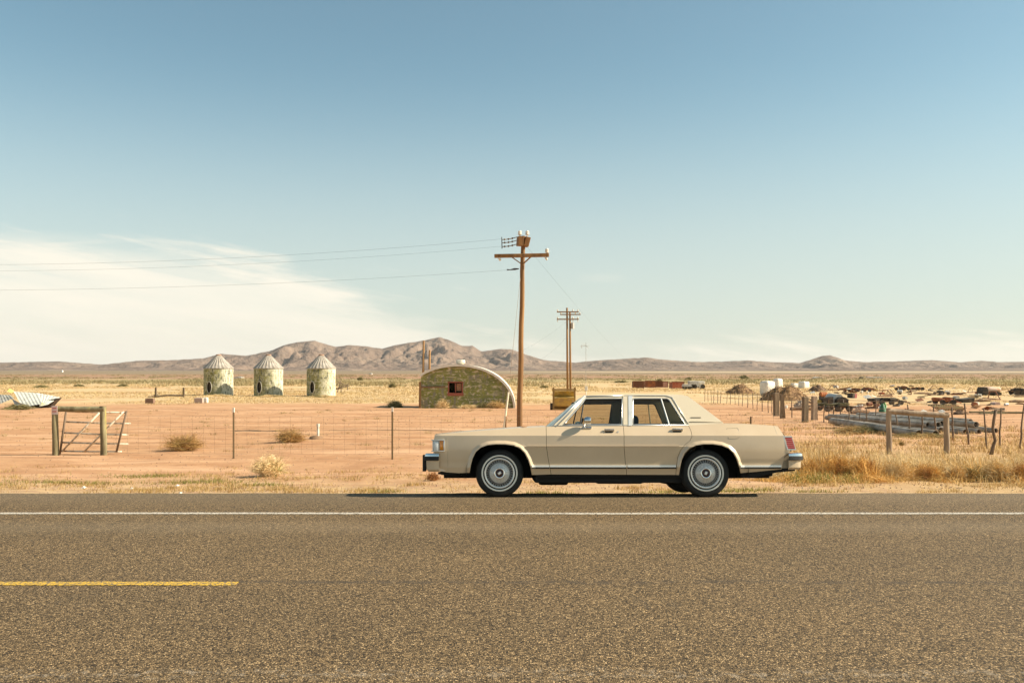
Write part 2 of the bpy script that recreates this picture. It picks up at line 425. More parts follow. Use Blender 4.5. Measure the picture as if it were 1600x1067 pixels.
def line(name, y0, w, x0, x1, m, z=.004):
    xx = list(np.arange(x0, x1, .02)); mb = MB()
    mb.grid([[(x, y0 - w / 2 + wob2(x), z) for x in xx], [(x, y0 + w / 2 + wob2(x + 50) - wob(x + 50, .5, .03) + wob(x, .5, .03), z) for x in xx]])
    return mb.build(name, m, kind='structure')
line('edge_line', 11.16, .125, -25, 25, paint_mat('white_road_paint', (.58, .52, .43), .50))
line('centre_line', 7.49, .13, -5.4, -2.29, paint_mat('yellow_road_paint', (.60, .36, .035), .49))
for k in (-2, 1, 2): line('centre_line', 7.49, .115, -5.4 + 12.2 * k, -2.29 + 12.2 * k, bpy.data.materials['yellow_road_paint'])

# ------------------------------------------------------------------ mountains
sil = [(-900, 566), (-500, 560), (-250, 566), (0, 567), (90, 565), (160, 570), (215, 564), (270, 563), (320, 560), (345, 553), (385, 556), (420, 549), (445, 539), (465, 534.5), (492, 532.5), (506, 537), (525, 542),
       (545, 539.5), (570, 541), (597, 545), (620, 539), (648, 534.5), (672, 530), (688, 527), (703, 532), (722, 541), (738, 540), (752, 549), (782, 545.5), (800, 546), (822, 554), (850, 563), (900, 567), (925, 564), (960, 562),
       (1010, 558.5), (1035, 562), (1090, 566), (1130, 565), (1170, 563.5), (1205, 566), (1250, 567.5), (1268, 562), (1284, 556.5), (1296, 555), (1306, 558), (1320, 563.5), (1350, 566), (1400, 565), (1455, 563), (1500, 566.5), (1532, 563.5),
       (1560, 566), (1640, 565), (1900, 560), (2300, 566)]
def silh(px):
    for (a, p), (b, q) in zip(sil, sil[1:]):
        if px <= b: return p + (q - p) * max(0, (px - a)) / (b - a)
    return sil[-1][1]
rows = []; Y0 = 7600.
for j, yy in enumerate(np.linspace(4700, 8800, 150)):
    r = []
    for px in np.arange(-900, 2500, 3.0):
        x = (px - 800) / F * (Y0 + .85 * (yy - Y0))
        H = CH - (silh(px) - HZ - .6) / F * Y0 + 3
        t = (yy - Y0) / 2900.0 if yy < Y0 else (yy - Y0) / 1200.0
        # spurs and gullies run down from the crest
        q = Vector((x * .0021, yy * .0011, 0)); rn = 1 - abs(mnoise.fractal(q, 1.0, 2.1, 5)) * 1.9
        rn2 = 1 - abs(mnoise.fractal(Vector((x * .0052 + 9, yy * .0022, 4)), 1.0, 2.1, 4)) * 1.8
        env = max(0.0, 1 - abs(t)) ** 2.3
        k = min(1, abs(t) * 4.5)
        rn3 = 1 - abs(mnoise.fractal(Vector((x * .013 + 3, yy * .007, 8)), 1.0, 2.1, 3)) * 1.8
        h = H * env * (1 + k * (  .80 * (rn - .75) + .55 * (rn2 - .7) + .20 * (rn3 - .7))) + (1 - k) * 4 * mnoise.noise(Vector((x * .02, 0, 1)))
        apron = 16 * max(0, 1 - abs(t)) 
        h = min(h, H * (1 - abs(t) * .9))
        r.append((x, yy, max(-6, h + apron * .35 * min(1, abs(t) * 3) - 5.5 + (2.5 if abs(t) < .02 else 0))))
    rows.append(r)
mb = MB(); mb.grid(rows)
mat('mountain_rock', (.215, .15, .112), .95, col2=(.145, .105, .082), scale=.004, detail=8, lo=.4, hi=.6, col3=(.31, .225, .165), s3=.0015, lo3=.5, hi3=.72, spec=.1, bump=1, bscale=.02)
Mm = bpy.data.materials['mountain_rock']
for n_ in Mm.node_tree.nodes:
    if n_.type == 'BUMP': n_.inputs['Distance'].default_value = 26
mb.build('mountains', Mm, smooth=True, kind='structure')

# ------------------------------------------------------------------ common materials
Mwood = mat('weathered_post_wood', (.23, .165, .10), .9, col2=(.13, .095, .055), scale=6, stretch=(1, 1, .15), bump=.6, bscale=12)
Mwoodg = mat('mossy_post_wood', (.27, .235, .13), .9, col2=(.15, .12, .06), scale=5, stretch=(1, 1, .2), bump=.6, bscale=12, col3=(.42, .36, .10), s3=3, lo3=.55, hi3=.65)
Mpole = mat('brown_pole_wood', (.31, .165, .058), .85, col2=(.19, .098, .036), scale=5, stretch=(1, 1, .06), bump=.5, bscale=10)
Mgrayw = mat('grey_post_wood', (.36, .27, .185), .9, col2=(.21, .15, .10), scale=5, stretch=(1, 1, .15), bump=.7, bscale=14)
Mrust = mat('rusty_steel', (.24, .085, .035), .85, col2=(.13, .06, .035), scale=5, bump=.3)
Mrust2 = mat('dark_rust_wire', (.12, .075, .05), .8, col2=(.2, .15, .1), scale=2)
Mtpost = mat('green_brown_t_post', (.15, .12, .06), .8, col2=(.22, .14, .07), scale=8)
Mwire = mat('fence_wire', (.20, .14, .09), .6, metal=.4)
Mwhite = mat('chalky_white_plastic', (.80, .75, .66), .6, col2=(.68, .62, .52), scale=1.5)
Mpale = mat('pale_painted_metal', (.74, .70, .60), .55, col2=(.55, .50, .40), scale=6)
Mgalv = mat('galvanised_metal', (.56, .54, .50), .5, metal=.35, col2=(.40, .37, .32), scale=4, bump=.1)
Mblk = mat('black_scrap', (.028, .026, .022), .8, col2=(.09, .065, .04), scale=3)
Mglassins = mat('white_porcelain', (.72, .68, .58), .3)
Mcable = mat('power_cable', (.05, .05, .05), .6)

# ------------------------------------------------------------------ the dusty air
mb = MB(); mb.box((0, 5000, 197), (29800, 19000, 406)); hzm = bpy.data.materials.new('dusty_air'); hzm.use_nodes = True; t = hzm.node_tree; t.nodes.remove(t.nodes['Principled BSDF'])
vol = t.nodes.new('ShaderNodeVolumePrincipled'); vol.inputs['Color'].default_value = (.95, .92, .90, 1); vol.inputs['Density'].default_value = 2.6e-5; vol.inputs['Anisotropy'].default_value = .2
t.links.new(vol.outputs[0], t.nodes['Material Output'].inputs['Volume']); mb.build('haze', hzm, kind='stuff')
# ------------------------------------------------------------------ the parked sedan
TH = math.asin(.094); RX = at(941.5, 12.57); RY = 13.45; RZ = -.083
def P(px, py, ins=0.0):
    w = .5
    for _ in range(4):
        v = -.95 + ins; Y = RY + v * math.cos(TH) + w * math.sin(TH)
        w = (hz(py, Y) - RZ + v * math.sin(TH)) / math.cos(TH)
    return (at(px, Y) - RX, w)
def PL(L, ins=0.0): return [P(a, b, ins) for a, b in L]
Mpaint = mat('tan_car_paint', (.665, .515, .345), .32, coat=1, col2=(.625, .48, .315), scale=1.6, bump=.03, bscale=3)
Mvinyl = mat('tan_vinyl_roof', (.67, .57, .41), .6, bump=.15, bscale=300)
Mchrome = mat('car_chrome', (.78, .77, .74), .16, metal=1)
Mtrimc = mat('brushed_bright_trim', (.70, .68, .63), .3, metal=.8)
Mrub = mat('black_rubber', (.018, .019, .018), .75, bump=.2, bscale=60)
Mtyre = mat('tyre_rubber', (.009, .011, .010), .8, col2=(.018, .017, .014), scale=9)
Mwwall = mat('whitewall_band', (.86, .83, .72), .6)
Mbright = mat('bright_trim_chrome_glare', (.86, .84, .78), .25, metal=.3, coat=.5)  # bright trim; on the B pillar its tone stands in for sun reflection
Mdark = mat('car_underside', (.012, .012, .011), .9)
Mseat = mat('tan_car_seat', (.30, .23, .15), .85)
Mdseat = mat('dark_headrest', (.03, .035, .035), .8)
Mamber = mat('amber_lens', (.75, .26, .015), .15, coat=1)
Mred = mat('red_lens', (.62, .03, .02), .2, coat=1)
Mlens = mat('clear_lamp_lens', (.66, .68, .66), .12, coat=1)
Mfill = mat('body_coloured_filler', (.40, .325, .215), .5)
def glass_mat(name, tr, k=1.0):
    m = bpy.data.materials.new(name); m.use_nodes = True; t = m.node_tree; t.nodes.remove(t.nodes['Principled BSDF']); L = t.links.new
    a = t.nodes.new('ShaderNodeBsdfTransparent'); a.inputs[0].default_value = (*tr, 1)
    g = t.nodes.new('ShaderNodeBsdfGlossy'); g.inputs['Roughness'].default_value = .02; g.inputs[0].default_value = (.9, .95, .95, 1)
    f = t.nodes.new('ShaderNodeFresnel'); f.inputs[0].default_value = 1.5
    x = t.nodes.new('ShaderNodeMixShader'); L(f.outputs[0], x.inputs[0]); L(a.outputs[0], x.inputs[1]); L(g.outputs[0], x.inputs[2])
    L(x.outputs[0], t.nodes['Material Output'].inputs[0]); return m
Mglass = glass_mat('car_glass', (.74, .76, .66)); Mwsh = glass_mat('windshield_glass', (.45, .55, .55))

archF = PL([(831, 742), (829, 730), (825, 718), (819.5, 707.5), (812.5, 700.5), (803, 696), (790, 694.2), (775, 694), (762, 695.2), (751.5, 699), (743.5, 706), (738.5, 716), (735.5, 727), (733.5, 738.5)])
archR = PL([(1158, 739), (1155, 728), (1151, 717), (1145.5, 707.5), (1138, 700.5), (1127, 696), (1113, 694), (1098, 694), (1086, 696), (1076.5, 700.5), (1069.5, 708), (1065.3, 718), (1063, 729), (1062, 742)])
UF = P(677, 700)[0]; UB = P(1240, 700)[0]
PROF = [(.15, .86), (.33, .895), (.42, .92), (.50, .926), (.71, .953), (.722, .949), (.862, .946), (1.02, .845), (1.2, .74)]
CR0 = P(775, 700)[0]; CR1 = P(1085, 700)[0]
def interp(T, x):
    if x <= T[0][0]: return T[0][1]
    for (a, p), (b, q) in zip(T, T[1:]):
        if x <= b: return p + (q - p) * (x - a) / (b - a)
    return T[-1][1]
def dseg(p, poly):
    d = 9
    for a, b in zip(poly, poly[1:]):
        ax, ay = a; bx_, by = b; vx, vy = bx_ - ax, by - ay
        t = max(0, min(1, ((p[0] - ax) * vx + (p[1] - ay) * vy) / (vx * vx + vy * vy)))
        d = min(d, math.hypot(p[0] - ax - vx * t, p[1] - ay - vy * t))
    return d
def sidev(u, w):
    v = interp(PROF, w)
    if .50 < w < .862 and (u < CR0 or u > CR1):
        k = min(1, max(CR0 - u, u - CR1) / .25); v = v * (1 - k) + k * (.930 + (w - .50) / .362 * .016 + .008 * math.sin(math.pi * (w - .5) / .362))
    a = max(0, (UF + 1.1 - u) / 1.1); v -= .055 * a * a
    a = max(0, (u - UB + 1.2) / 1.2); v -= .06 * a * a
    a = max(0, (UF + .10 - u) / .10); v -= .02 * a * a
    d = min(dseg((u, w), archF), dseg((u, w), archR))
    if d < .054: 
        s = 1 - d / .054; v += .027 * min(1, s * 1.35) * (1 if w > .42 else max(0, (w - .33) / .09))
    return v
car = thing('parked_car', 'long tan four-door sedan with wire wheel covers parked on the road edge facing left', 'car')
crease = [[(UF - .2, wv), (UB + .2, wv)] for wv in (.42, .50, .862)] + [[(CR0 + .02, wv), (CR1 - .02, wv)] for wv in (.71, .722)]
def offs(arch, d):
    o = []
    for i, p in enumerate(arch):
        a, b = arch[max(0, i - 1)], arch[min(len(arch) - 1, i + 1)]; tx, ty = b[0] - a[0], b[1] - a[1]; L = math.hypot(tx, ty); nx_, ny_ = -ty / L, tx / L
        c = (sum(q[0] for q in arch) / len(arch), .4)
        if nx_ * (p[0] - c[0]) + ny_ * (p[1] - c[1]) < 0: nx_, ny_ = -nx_, -ny_
        o.append((p[0] + nx_ * d, p[1] + ny_ * d))
    return o
flare_lines = [offs(ar, d_) for ar in (archF, archR) for d_ in (.014, .028, .041, .054)]
def side_panel(name, outline, parent, holes=(), m=None, off=0, step=.03, sides=(-1, 1), lines=crease):
    res = []
    for s in sides:
        mb = MB(); sheet(mb, outline, lambda u, w: (u, s * (sidev(u, w) + off), w), holes, list(lines) + flare_lines, step, lip=(0, -s * .025, 0))
        if s > 0: mb.F = [f[::-1] for f in mb.F]
        res.append(mb.build(name, m or Mpaint, parent, smooth=True, ang=13))
    return res
topF = PL([(853.3, 666), (800, 668.6), (740, 673), (700, 676.5), (679, 679)], .02)
dF = PL([(853.3, 666), (853.3, 697), (856.5, 718), (861, 741)])
fo = dF + [archF[0]] + archF[1:] + PL([(716, 739), (698, 738), (688, 736), (683, 722), (680, 708), (677.5, 706), (676.5, 690)]) + topF[::-1]
fo = fo[1:] if math.dist(fo[0], fo[-1]) < .01 else fo
fenders = side_panel('front_fender', fo, car)
g = .0030
def sh(L, d): return [(a + d, b) for a, b in L]
dR0 = PL([(975.2, 664.6), (975.2, 697), (977, 718), (980.2, 741.5)])
front_doors = side_panel('front_door', sh(dF, g * 2)[::-1] + sh(PL([(853.3, 666)]), g * 2)[:0] + PL([(900, 664.9)]) [:0] + sh(dR0, -g), car)
dq = PL([(1077.5, 664), (1080.6, 672), (1081.4, 681), (1078.5, 688), (1070.5, 694.5), (1063.5, 703), (1059.5, 714), (1057.6, 727), (1057, 741.8)])
rear_doors = side_panel('rear_door', sh(dR0, g)[::-1] + sh(dq, -g), car)
topR = PL([(1077.5, 664), (1129, 661.0), (1170, 661.8), (1213, 664.3), (1219, 665.3)], .02)
qo = sh(dq, g)[::-1] + topR[1:] + PL([(1223, 672), (1228, 683), (1233, 695), (1237.5, 705), (1227.5, 713), (1224, 733), (1190, 736.3), (1159, 739)]) + archR[1:]
quarters = side_panel('rear_quarter_panel', qo, car)
# dark inner shell behind the panel gaps
inner = PL([(853, 667.5), (700, 679), (684, 682), (690, 734)]) + archF[::-1] + archR[::-1] + PL([(1216, 730), (1226, 706), (1214, 667), (1130, 664)])
io = PL([(840, 669), (700, 680), (686, 684), (692, 735)])
for s in (-1, 1):
    for a, b_ in ((849, 866), (970, 986), (1046, 1095)):
        mb = MB(); bot = 738
        sheet(mb, PL([(a, 668), (b_, 667), (b_, bot), (a, bot)] if b_ != 1095 else [(1064, 667), (1095, 667), (1090, 692), (1078, 694), (1064, 702), (1057.5, 740), (1054, 740), (1054, 700)]), lambda u, w: (u, s * (sidev(u, w) - .022), w), (), (), .05)
        mb.build('inner_panel', Mdark, car)
# hood, cowl, deck
def wtopF(u): return interp(sorted([(a, b) for a, b in topF]), u)
def wtopR(u): return interp(sorted([(a, b) for a, b in topR]), u)
def decksurf(u0, u1, wt, crown, n=26, mm=Mpaint, name='hood', lipdown=.03, inset=0.0, zoff=0):
    rows = []
    for i in range(n + 1):
        u = u0 + (u1 - u0) * i / n; w = wt(u); ve = sidev(u, w) - inset; r = []
        for k in range(25):
            s = -1 + 2 * k / 24; v = s * ve; q = 1 - abs(s) ** 3.0
            ridge = .014 * max(0, 1 - abs(s) / .12)
            r.append((u, v, w + zoff + crown * q + (ridge if name == 'hood' else 0)))
        rows.append(r)
    mb = MB(); mb.grid([[(rows[0][k][0], rows[0][k][1], rows[0][k][2] - lipdown) for k in range(25)]] + rows + [[(rows[-1][k][0], rows[-1][k][1], rows[-1][k][2] - lipdown) for k in range(25)]])
    mb.F = [f[::-1] for f in mb.F]
    return mb.build(name, mm, car, smooth=True, ang=25)
uc = P(853.3, 666)[0]; ub = P(1129, 661)[0]; ue = P(1219, 665)[0]
decksurf(UF + .012, uc - .004, wtopF, .028)
decksurf(uc, uc + .45, lambda u: P(853.3, 666, .02)[1], .015, 4, name='cowl')
decksurf(ub - .22, ue, wtopR, .022, 14, name='trunk_lid')
# nose: header panel and grille between the fenders
mb = MB(); ve = sidev(UF, .6) - .02
mb.box((UF + .03, 0, .60), (.05, 2 * ve - .02, .40), bev=.012); mb.build('header_panel', Mpaint, car, smooth=True, ang=30)
mb = MB()
mb.box((UF - .005, 0, .70), (.05, .98, .24), bev=.01)
gr = mb.build('grille', Mchrome, car, smooth=True, ang=30)
mb = MB(); mb.box((UF - .014, 0, .70), (.045, .92, .20))
mb.build('grille_mesh', Mdark, gr)
mb = MB()
for k in range(31): mb.box((UF - .035, -.45 + k * .03, .70), (.012, .008, .2))
mb.build('grille_bars', Mchrome, gr)
# corner lamps
for s in (-1, 1):
    a = P(677.5, 686.5); b_ = P(694.5, 705.5); cx = (a[0] + b_[0]) / 2; cw = (a[1] + b_[1]) / 2; vv = sidev(cx, cw)
    lamp = thing('headlamp', '', ''); lamp.parent = car
    for k in ('label', 'category'): del lamp[k]
    mb = MB(); L_, H_ = b_[0] - a[0], a[1] - b_[1]
    y_ = s * (vv + .001)
    for c, d in (((cx, y_, cw + H_ / 2 - .008), (L_, .05, .016)), ((cx, y_, cw - H_ / 2 + .008), (L_, .05, .016)), ((b_[0] - .009, y_, cw), (.018, .05, H_ - .033))): mb.box(c, d, bev=.004)
    mb.box((UF - .012, s * .72, cw + H_ / 2 - .008), (.04, .36, .016), bev=.004); mb.box((UF - .012, s * .72, cw - H_ / 2 + .008), (.04, .36, .016), bev=.004)
    mb.build('lamp_bezel', Mtrimc, lamp, smooth=True, ang=30)
    mb = MB(); mb.box(((a[0] + b_[0]) / 2 - .043, s * (vv - .006), cw), (L_ - .085, .05, H_ - .036), bev=.006)
    mb.box((UF + .002, s * .72, cw), (.04, .34, H_ - .036), bev=.006); mb.build('lens', Mlens, lamp, smooth=True, ang=30)
    mb = MB(); mb.box((b_[0] - .044, s * (vv - .006), cw), (.050, .051, H_ - .038), bev=.006); mb.build('turn_signal', Mamber, lamp, smooth=True, ang=30)
    # lower valance
# bumpers
def bumper(name, u0, u1, wt, wb, front):
    s = -1 if front else 1; base = MB(); path = []
    # plan path: wraps round the corners
    ux = u1 if front else u0; uo = u0 if front else u1
    path = [(ux, -.93), (uo - s * .09, -.925), (uo - s * .02, -.88), (uo, -.70), (uo + s * .012, 0), (uo, .70), (uo - s * .02, .88), (uo - s * .09, .925), (ux, .93)]
    def sweep(prof):
        rows = []
        for i, (pu, pv) in enumerate(path):
            a = Vector(path[max(0, i - 1)]); b_ = Vector(path[min(len(path) - 1, i + 1)]); t = (b_ - a).normalized(); nrm = Vector((-t.y, t.x))
            mid = Vector((0, 0)) - Vector((pu - (u0 + u1) / 2 * 1.0 + s * -.4, pv)); 
            if nrm.dot(Vector((pu * 1.0 + (-s) * 2.2 * 0 - (uo - s * .6), pv))) < 0: nrm = -nrm
            rows.append([(pu + nrm.x * o, pv + nrm.y * o, w) for o, w in prof])
        return rows
    bmp = bpy.data.objects.new(name, None); COL.objects.link(bmp); bmp.parent = car
    m1 = MB(); h = wt - wb
    m1.grid(sweep([(-.06, wt), (-.012, wt), (.004, wt - .012), (.008, wt - .03), (.008, wt - .10), (.002, wt - .105), (-.03, wt - .108)])); m1.build('bumper_face', Mchrome, bmp, smooth=True, ang=35)
    m1 = MB(); m1.grid(sweep([(.007, wt - .042), (.017, wt - .046), (.019, wt - .060), (.017, wt - .098), (.006, wt - .102)])); m1.build('rub_strip', Mrub, bmp, smooth=True, ang=35)
    m1 = MB(); m1.grid(sweep([(-.02, wt - .104), (-.012, wt - .112), (-.018, wb + .03), (-.05, wb), (-.10, wb)])); m1.build('lower_apron', Mpaint if front else Mpaint, bmp, smooth=True, ang=35)
    for q in (-.52, .52):
        m1 = MB(); m1.box((uo + s * .028, q, (wt + wb) / 2 - .01), (.05, .10, h * .94), bev=.012); m1.build('bumper_guard', Mrub, bmp, smooth=True, ang=35)
    return bmp
a = P(662, 708); b_ = P(685.5, 737); bumper('front_bumper', a[0], b_[0], a[1], b_[1], True)
a = P(1233, 707.5); b_ = P(1258, 733.5); bumper('rear_bumper', a[0] - .0, b_[0], a[1], b_[1], False)
mb = MB(); a = P(684, 712); b_ = P(692, 736.5); mb.box(((a[0] + b_[0]) / 2, 0, (a[1] + b_[1]) / 2), (b_[0] - a[0] + .06, 1.74, a[1] - b_[1])); mb.build('front_valance', Mpaint, car)
mb = MB(); a = P(1221, 710); b_ = P(1240, 731.5); mb.box(((a[0] + b_[0]) / 2, 0, (a[1] + b_[1]) / 2), (b_[0] - a[0], 1.70, a[1] - b_[1])); mb.build('rear_valance', Mfill, car)
# tail: panel and lamps
q = [P(1219, 665.3), P(1229, 681), P(1240, 705)]
mb = MB(); vt = sidev(q[0][0], q[0][1]) - .008
rows = [[(u + .012 * (1 - (s_ / 1.0) ** 4), s_ * (sidev(u, w) - .012), w) for s_ in np.linspace(-1, 1, 13)] for u, w in q]
mb.grid(rows); mb.F = [f[::-1] for f in mb.F]; mb.build('tail_panel', Mpaint, car, smooth=True, ang=20)
for s in (-1, 1):
    T = PL([(1224.5, 681), (1239, 681), (1246, 703), (1232, 703)]); vv = sidev(*P(1232, 692))
    lamp = bpy.data.objects.new('tail_lamp', None); COL.objects.link(lamp); lamp.parent = car
    def quadbar(c0, c1, c2, c3, ymin, ymax, m_, nm, par):
        mb = MB(); mb.prism([c0, c1, c2, c3], ymin, ymax); return mb.build(nm, m_, par)
    def lerp2(i, j): # bilinear in the lamp outline
        a0 = (T[0][0] + (T[1][0] - T[0][0]) * i, T[0][1] + (T[1][1] - T[0][1]) * i); a1 = (T[3][0] + (T[2][0] - T[3][0]) * i, T[3][1] + (T[2][1] - T[3][1]) * i)
        return (a0[0] + (a1[0] - a0[0]) * j, a0[1] + (a1[1] - a0[1]) * j)
    yo = s * (vv + .004); yi = s * (vv - .06)
    mb = MB()
    def cell(i0, i1, j0, j1, y0, y1): mb.prism([lerp2(i0, j0), lerp2(i1, j0), lerp2(i1, j1), lerp2(i0, j1)], min(y0, y1), max(y0, y1))
    cell(0, 1, 0, .09, yo, yi); cell(0, 1, .92, 1, yo, yi); cell(0, .13, .091, .919, yo, yi); cell(.94, 1, .091, .919, s * (vv - .0), yi)
    mb.build('lamp_bezel', Mtrimc, lamp)
    mb = MB(); n_ = 6
    for k in range(n_):
        j0 = .10 + k * .82 / n_ + (.0); j1 = j0 + .82 / n_ - .028
        cell(.135, .935, j0, j1, s * (vv + .001), yi)
    mb.build('red_lens', Mred, lamp)
    mb = MB()
    for k in range(n_ - 1):
        j1 = .10 + (k + 1) * .82 / n_; cell(.135, .935, j1 - .026, j1 - .002, s * (vv + .003), yi)
    mb.build('lens_ribs', mat('pink_lens_rib', (.75, .30, .25), .3) if 'pink_lens_rib' not in bpy.data.materials else bpy.data.materials['pink_lens_rib'], lamp)
    mb = MB(); mb.prism([T[1], (T[1][0] + .01, T[1][1]), (T[2][0] + .012, T[2][1]), T[2]], min(yi, s * .45), max(yi, s * .45)) if s > 0 else mb.prism([T[1], (T[1][0] + .01, T[1][1]), (T[2][0] + .012, T[2][1]), T[2]], yi, -.45)
    mb.build('rear_lens', Mred, lamp)
    mb = MB(); mb.prism([T[0], T[1], T[2], T[3]], min(s * (vv - .03), s * .46), max(s * (vv - .03), s * .46)); mb.build('lamp_housing', Mdark, lamp)
# greenhouse
ROOFV = .63
def gv(w): return .845 + (w - 1.01) / (1.40 - 1.01) * (ROOFV - .845)
def GP(px, py):
    w = 1.2
    for _ in range(6): u, w = P(px, py, .95 - gv(w) if w < 1.45 else .95 - ROOFV)
    return (u, w)
def GPL(L): return [GP(a, b) for a, b in L]
belt = 665.3
win1 = GPL([(880.5, 663.6), (908.5, 631.5), (915, 623), (972, 622.6), (971.5, 663.2)])
win2 = GPL([(988.5, 663.2), (989, 622.6), (1042, 622.6), (1046, 625), (1070, 662.6), (1069, 663.4)])
outl = GPL([(862, 666.5), (885, 645), (914.5, 618.2), (920, 617.2), (1000, 616.4), (1066, 616.4), (1074, 618.4), (1092, 631.5), (1126, 657), (1133, 663.5), (1080, 666.3), (975, 666.5)])
for s in (-1, 1):
    mb = MB(); sheet(mb, outl, lambda u, w: (u, s * gv(w), w), (win1, win2), (), .05, lip=(0, -s * .03, 0))
    if s > 0: mb.F = [f[::-1] for f in mb.F]
    mb.build('pillar_frame', Mvinyl, car, smooth=True, ang=20)
# roof skin
def roofz(u): return interp(sorted(GPL([(914.5, 618.2), (935, 617.2), (1000, 616.4), (1066, 616.4), (1074, 618.4)])), u)
u0 = GP(915, 618)[0]; u1 = GP(1074, 618)[0]; rows = []
for i in range(25):
    u = u0 + (u1 - u0) * i / 24; w = roofz(u); r = []
    for k in range(21):
        s = -1 + k / 10; r.append((u, s * gv(w), w + .035 * (1 - abs(s) ** 2.4) * math.sin(math.pi * min(1, max(.0, .12 + .76 * i / 24))) ** .5))
    rows.append(r)
mb = MB(); mb.grid(rows); mb.F = [f[::-1] for f in mb.F]; mb.build('roof', Mvinyl, car, smooth=True, ang=30)
mb = MB(); mb.grid([[(p[0], p[1] * .97, p[2] - .04) for p in r] for r in rows]); mb.build('headliner', mat('dark_headliner', (.20, .17, .12), .9), car)
def slope_glass(name, ptop, pbot, bow, m_, vt, vb, sub=14):
    rows = []
    for i in range(9):
        t = i / 8; r = []
        for k in range(sub + 1):
            s = -1 + 2 * k / sub; v = s * (vt + (vb - vt) * t); q = 1 - s * s
            r.append((ptop[0] + (pbot[0] - ptop[0]) * t + bow * q * (.5 + .5 * t), v, ptop[1] + (pbot[1] - ptop[1]) * t))
        rows.append(r)
    mb = MB(); mb.grid(rows); return mb.build(name, m_, car, smooth=True)
slope_glass('windshield', GP(913, 619.5), GP(862, 666.5), -.10, Mwsh, gv(1.38) - .012, gv(1.01) - .02)
slope_glass('rear_window', GP(1077, 620.5), (GP(1133, 663.5)[0] - .03, GP(1133, 663.5)[1]), .05, Mwsh, gv(1.38) - .13, gv(1.01) - .15)
# solid sail panels beside the rear window (C-pillar backs)
for s in (-1, 1):
    a, b_ = GP(1075, 618.8), GP(1133, 663.5)
    mb = MB(); rows = [[(a[0] + (b_[0] - a[0]) * t, s * (gv(a[1] + (b_[1] - a[1]) * t) - q), a[1] + (b_[1] - a[1]) * t + .004 * (q > 0)) for q in (0, .05, .16)] for t in np.linspace(0, 1, 7)]
    mb.grid(rows); 
    if s < 0: mb.F = [f[::-1] for f in mb.F]
    mb.build('sail_panel', Mvinyl, car, smooth=True)
    mb = MB(); A0, A1 = GP(914, 618.6), GP(862, 666.5)
    mb.tube([(A0[0], s * (gv(A0[1]) - .01), A0[1] + .003), (A1[0], s * (gv(A1[1]) - .015), A1[1])], .017, 6); mb.tube([(A0[0] + .02, s * (gv(A0[1]) + .004), A0[1] - .004), (A1[0] + .06, s * (gv(A1[1]) + .006), A1[1])], .010, 6)
    mb.build('windshield_pillar_trim', Mtrimc, car, smooth=True)
    mb = MB(); pts = GPL([(915, 618.6), (940, 617.8), (972.5, 617.6)])
    mb.tube([(u, s * (gv(w) + .010), w - .006) for u, w in pts], .009, 6)
    pts = GPL([(976, 617.4), (1040, 617.6), (1050, 620.5), (1076.5, 663.5)])
    mb.tube([(u, s * (gv(w) + .006), w - .004) for u, w in pts], .007, 6); mb.build('drip_rail', Mtrimc, car, smooth=True)
    # B pillar cover; its pale strip puts the sunlit chrome reflection into colour
    for (pa, pb, pc, pd, mm_) in ((973.5, 980.5, 981.5, 974, Mvinyl), (981.5, 988, 987.5, 981.8, Mbright)):
        mb = MB(); q4 = GPL([(pa, 618.5), (pb, 618.5), (pc, 665), (pd, 665)])
        sheet(mb, q4, lambda u, w: (u, s * (gv(w) + .010 + (.006 if mm_ is Mbright else 0)), w), (), (), .06, lip=(0, -s * .02, 0))
        if s > 0: mb.F = [f[::-1] for f in mb.F]
        mb.build('centre_pillar_cover', mm_, car, smooth=True, ang=30)
    mb = MB(); pts = [P(x, y_, .95 - .85) for x, y_ in ((862, 665.6), (900, 665.3), (975, 664.8), (1076, 664.3))]
    mb.tube([(u, s * (.850 - (w - 1.01) * .5), w + .002) for u, w in pts], .0075, 6); mb.build('belt_trim', Mtrimc, car, smooth=True)
    mb = MB(); pts = GPL([(1077, 659.2), (1129, 659.2)])
    mb.tube([(u, s * (gv(w) + .002), w) for u, w in pts], .006, 6)
    mb.build('roof_edge_moulding', Mfill, car, smooth=True)
    mb = MB(); pts = GPL([(1079, 652.3), (1095, 652.3)]); mb.tube([(u, s * (gv(w) + .002), w) for u, w in pts], .006, 5); mb.build('script_badge', mat('dark_badge', (.09, .07, .05), .4, metal=.5) if s < 0 else bpy.data.materials['dark_badge'], car)
# windows, frames and fittings of the doors
def win_set(door, s, win, divider, extra):
    mb = MB(); sheet(mb, win, lambda u, w: (u, s * (gv(w) - .014), w), (), (), .2); 
    mb.build('window_glass', Mglass, door)
    mb = MB(); k = len(win)
    mb.tube([(u, s * (gv(w) + .002), w) for u, w in resamp(win, .1)], .0085, 6, closed=True); 
    mb.build('window_frame', Mtrimc, door, smooth=True)
    mb = MB(); c = (sum(p[0] for p in win) / k, sum(p[1] for p in win) / k)
    mb.tube([(u + (c[0] - u) * .03, s * (gv(w) - .004), w + (c[1] - w) * .05) for u, w in resamp(win, .1)], .007, 5, closed=True); mb.build('window_seal', Mrub, door)
    mb = MB(); a, b_ = GPL(divider); mb.tube([(a[0], s * (gv(a[1]) - .002), a[1]), (b_[0], s * (gv(b_[1]) - .002), b_[1])], .011, 6); mb.build('window_divider', Mrub if extra else Mtrimc, door)
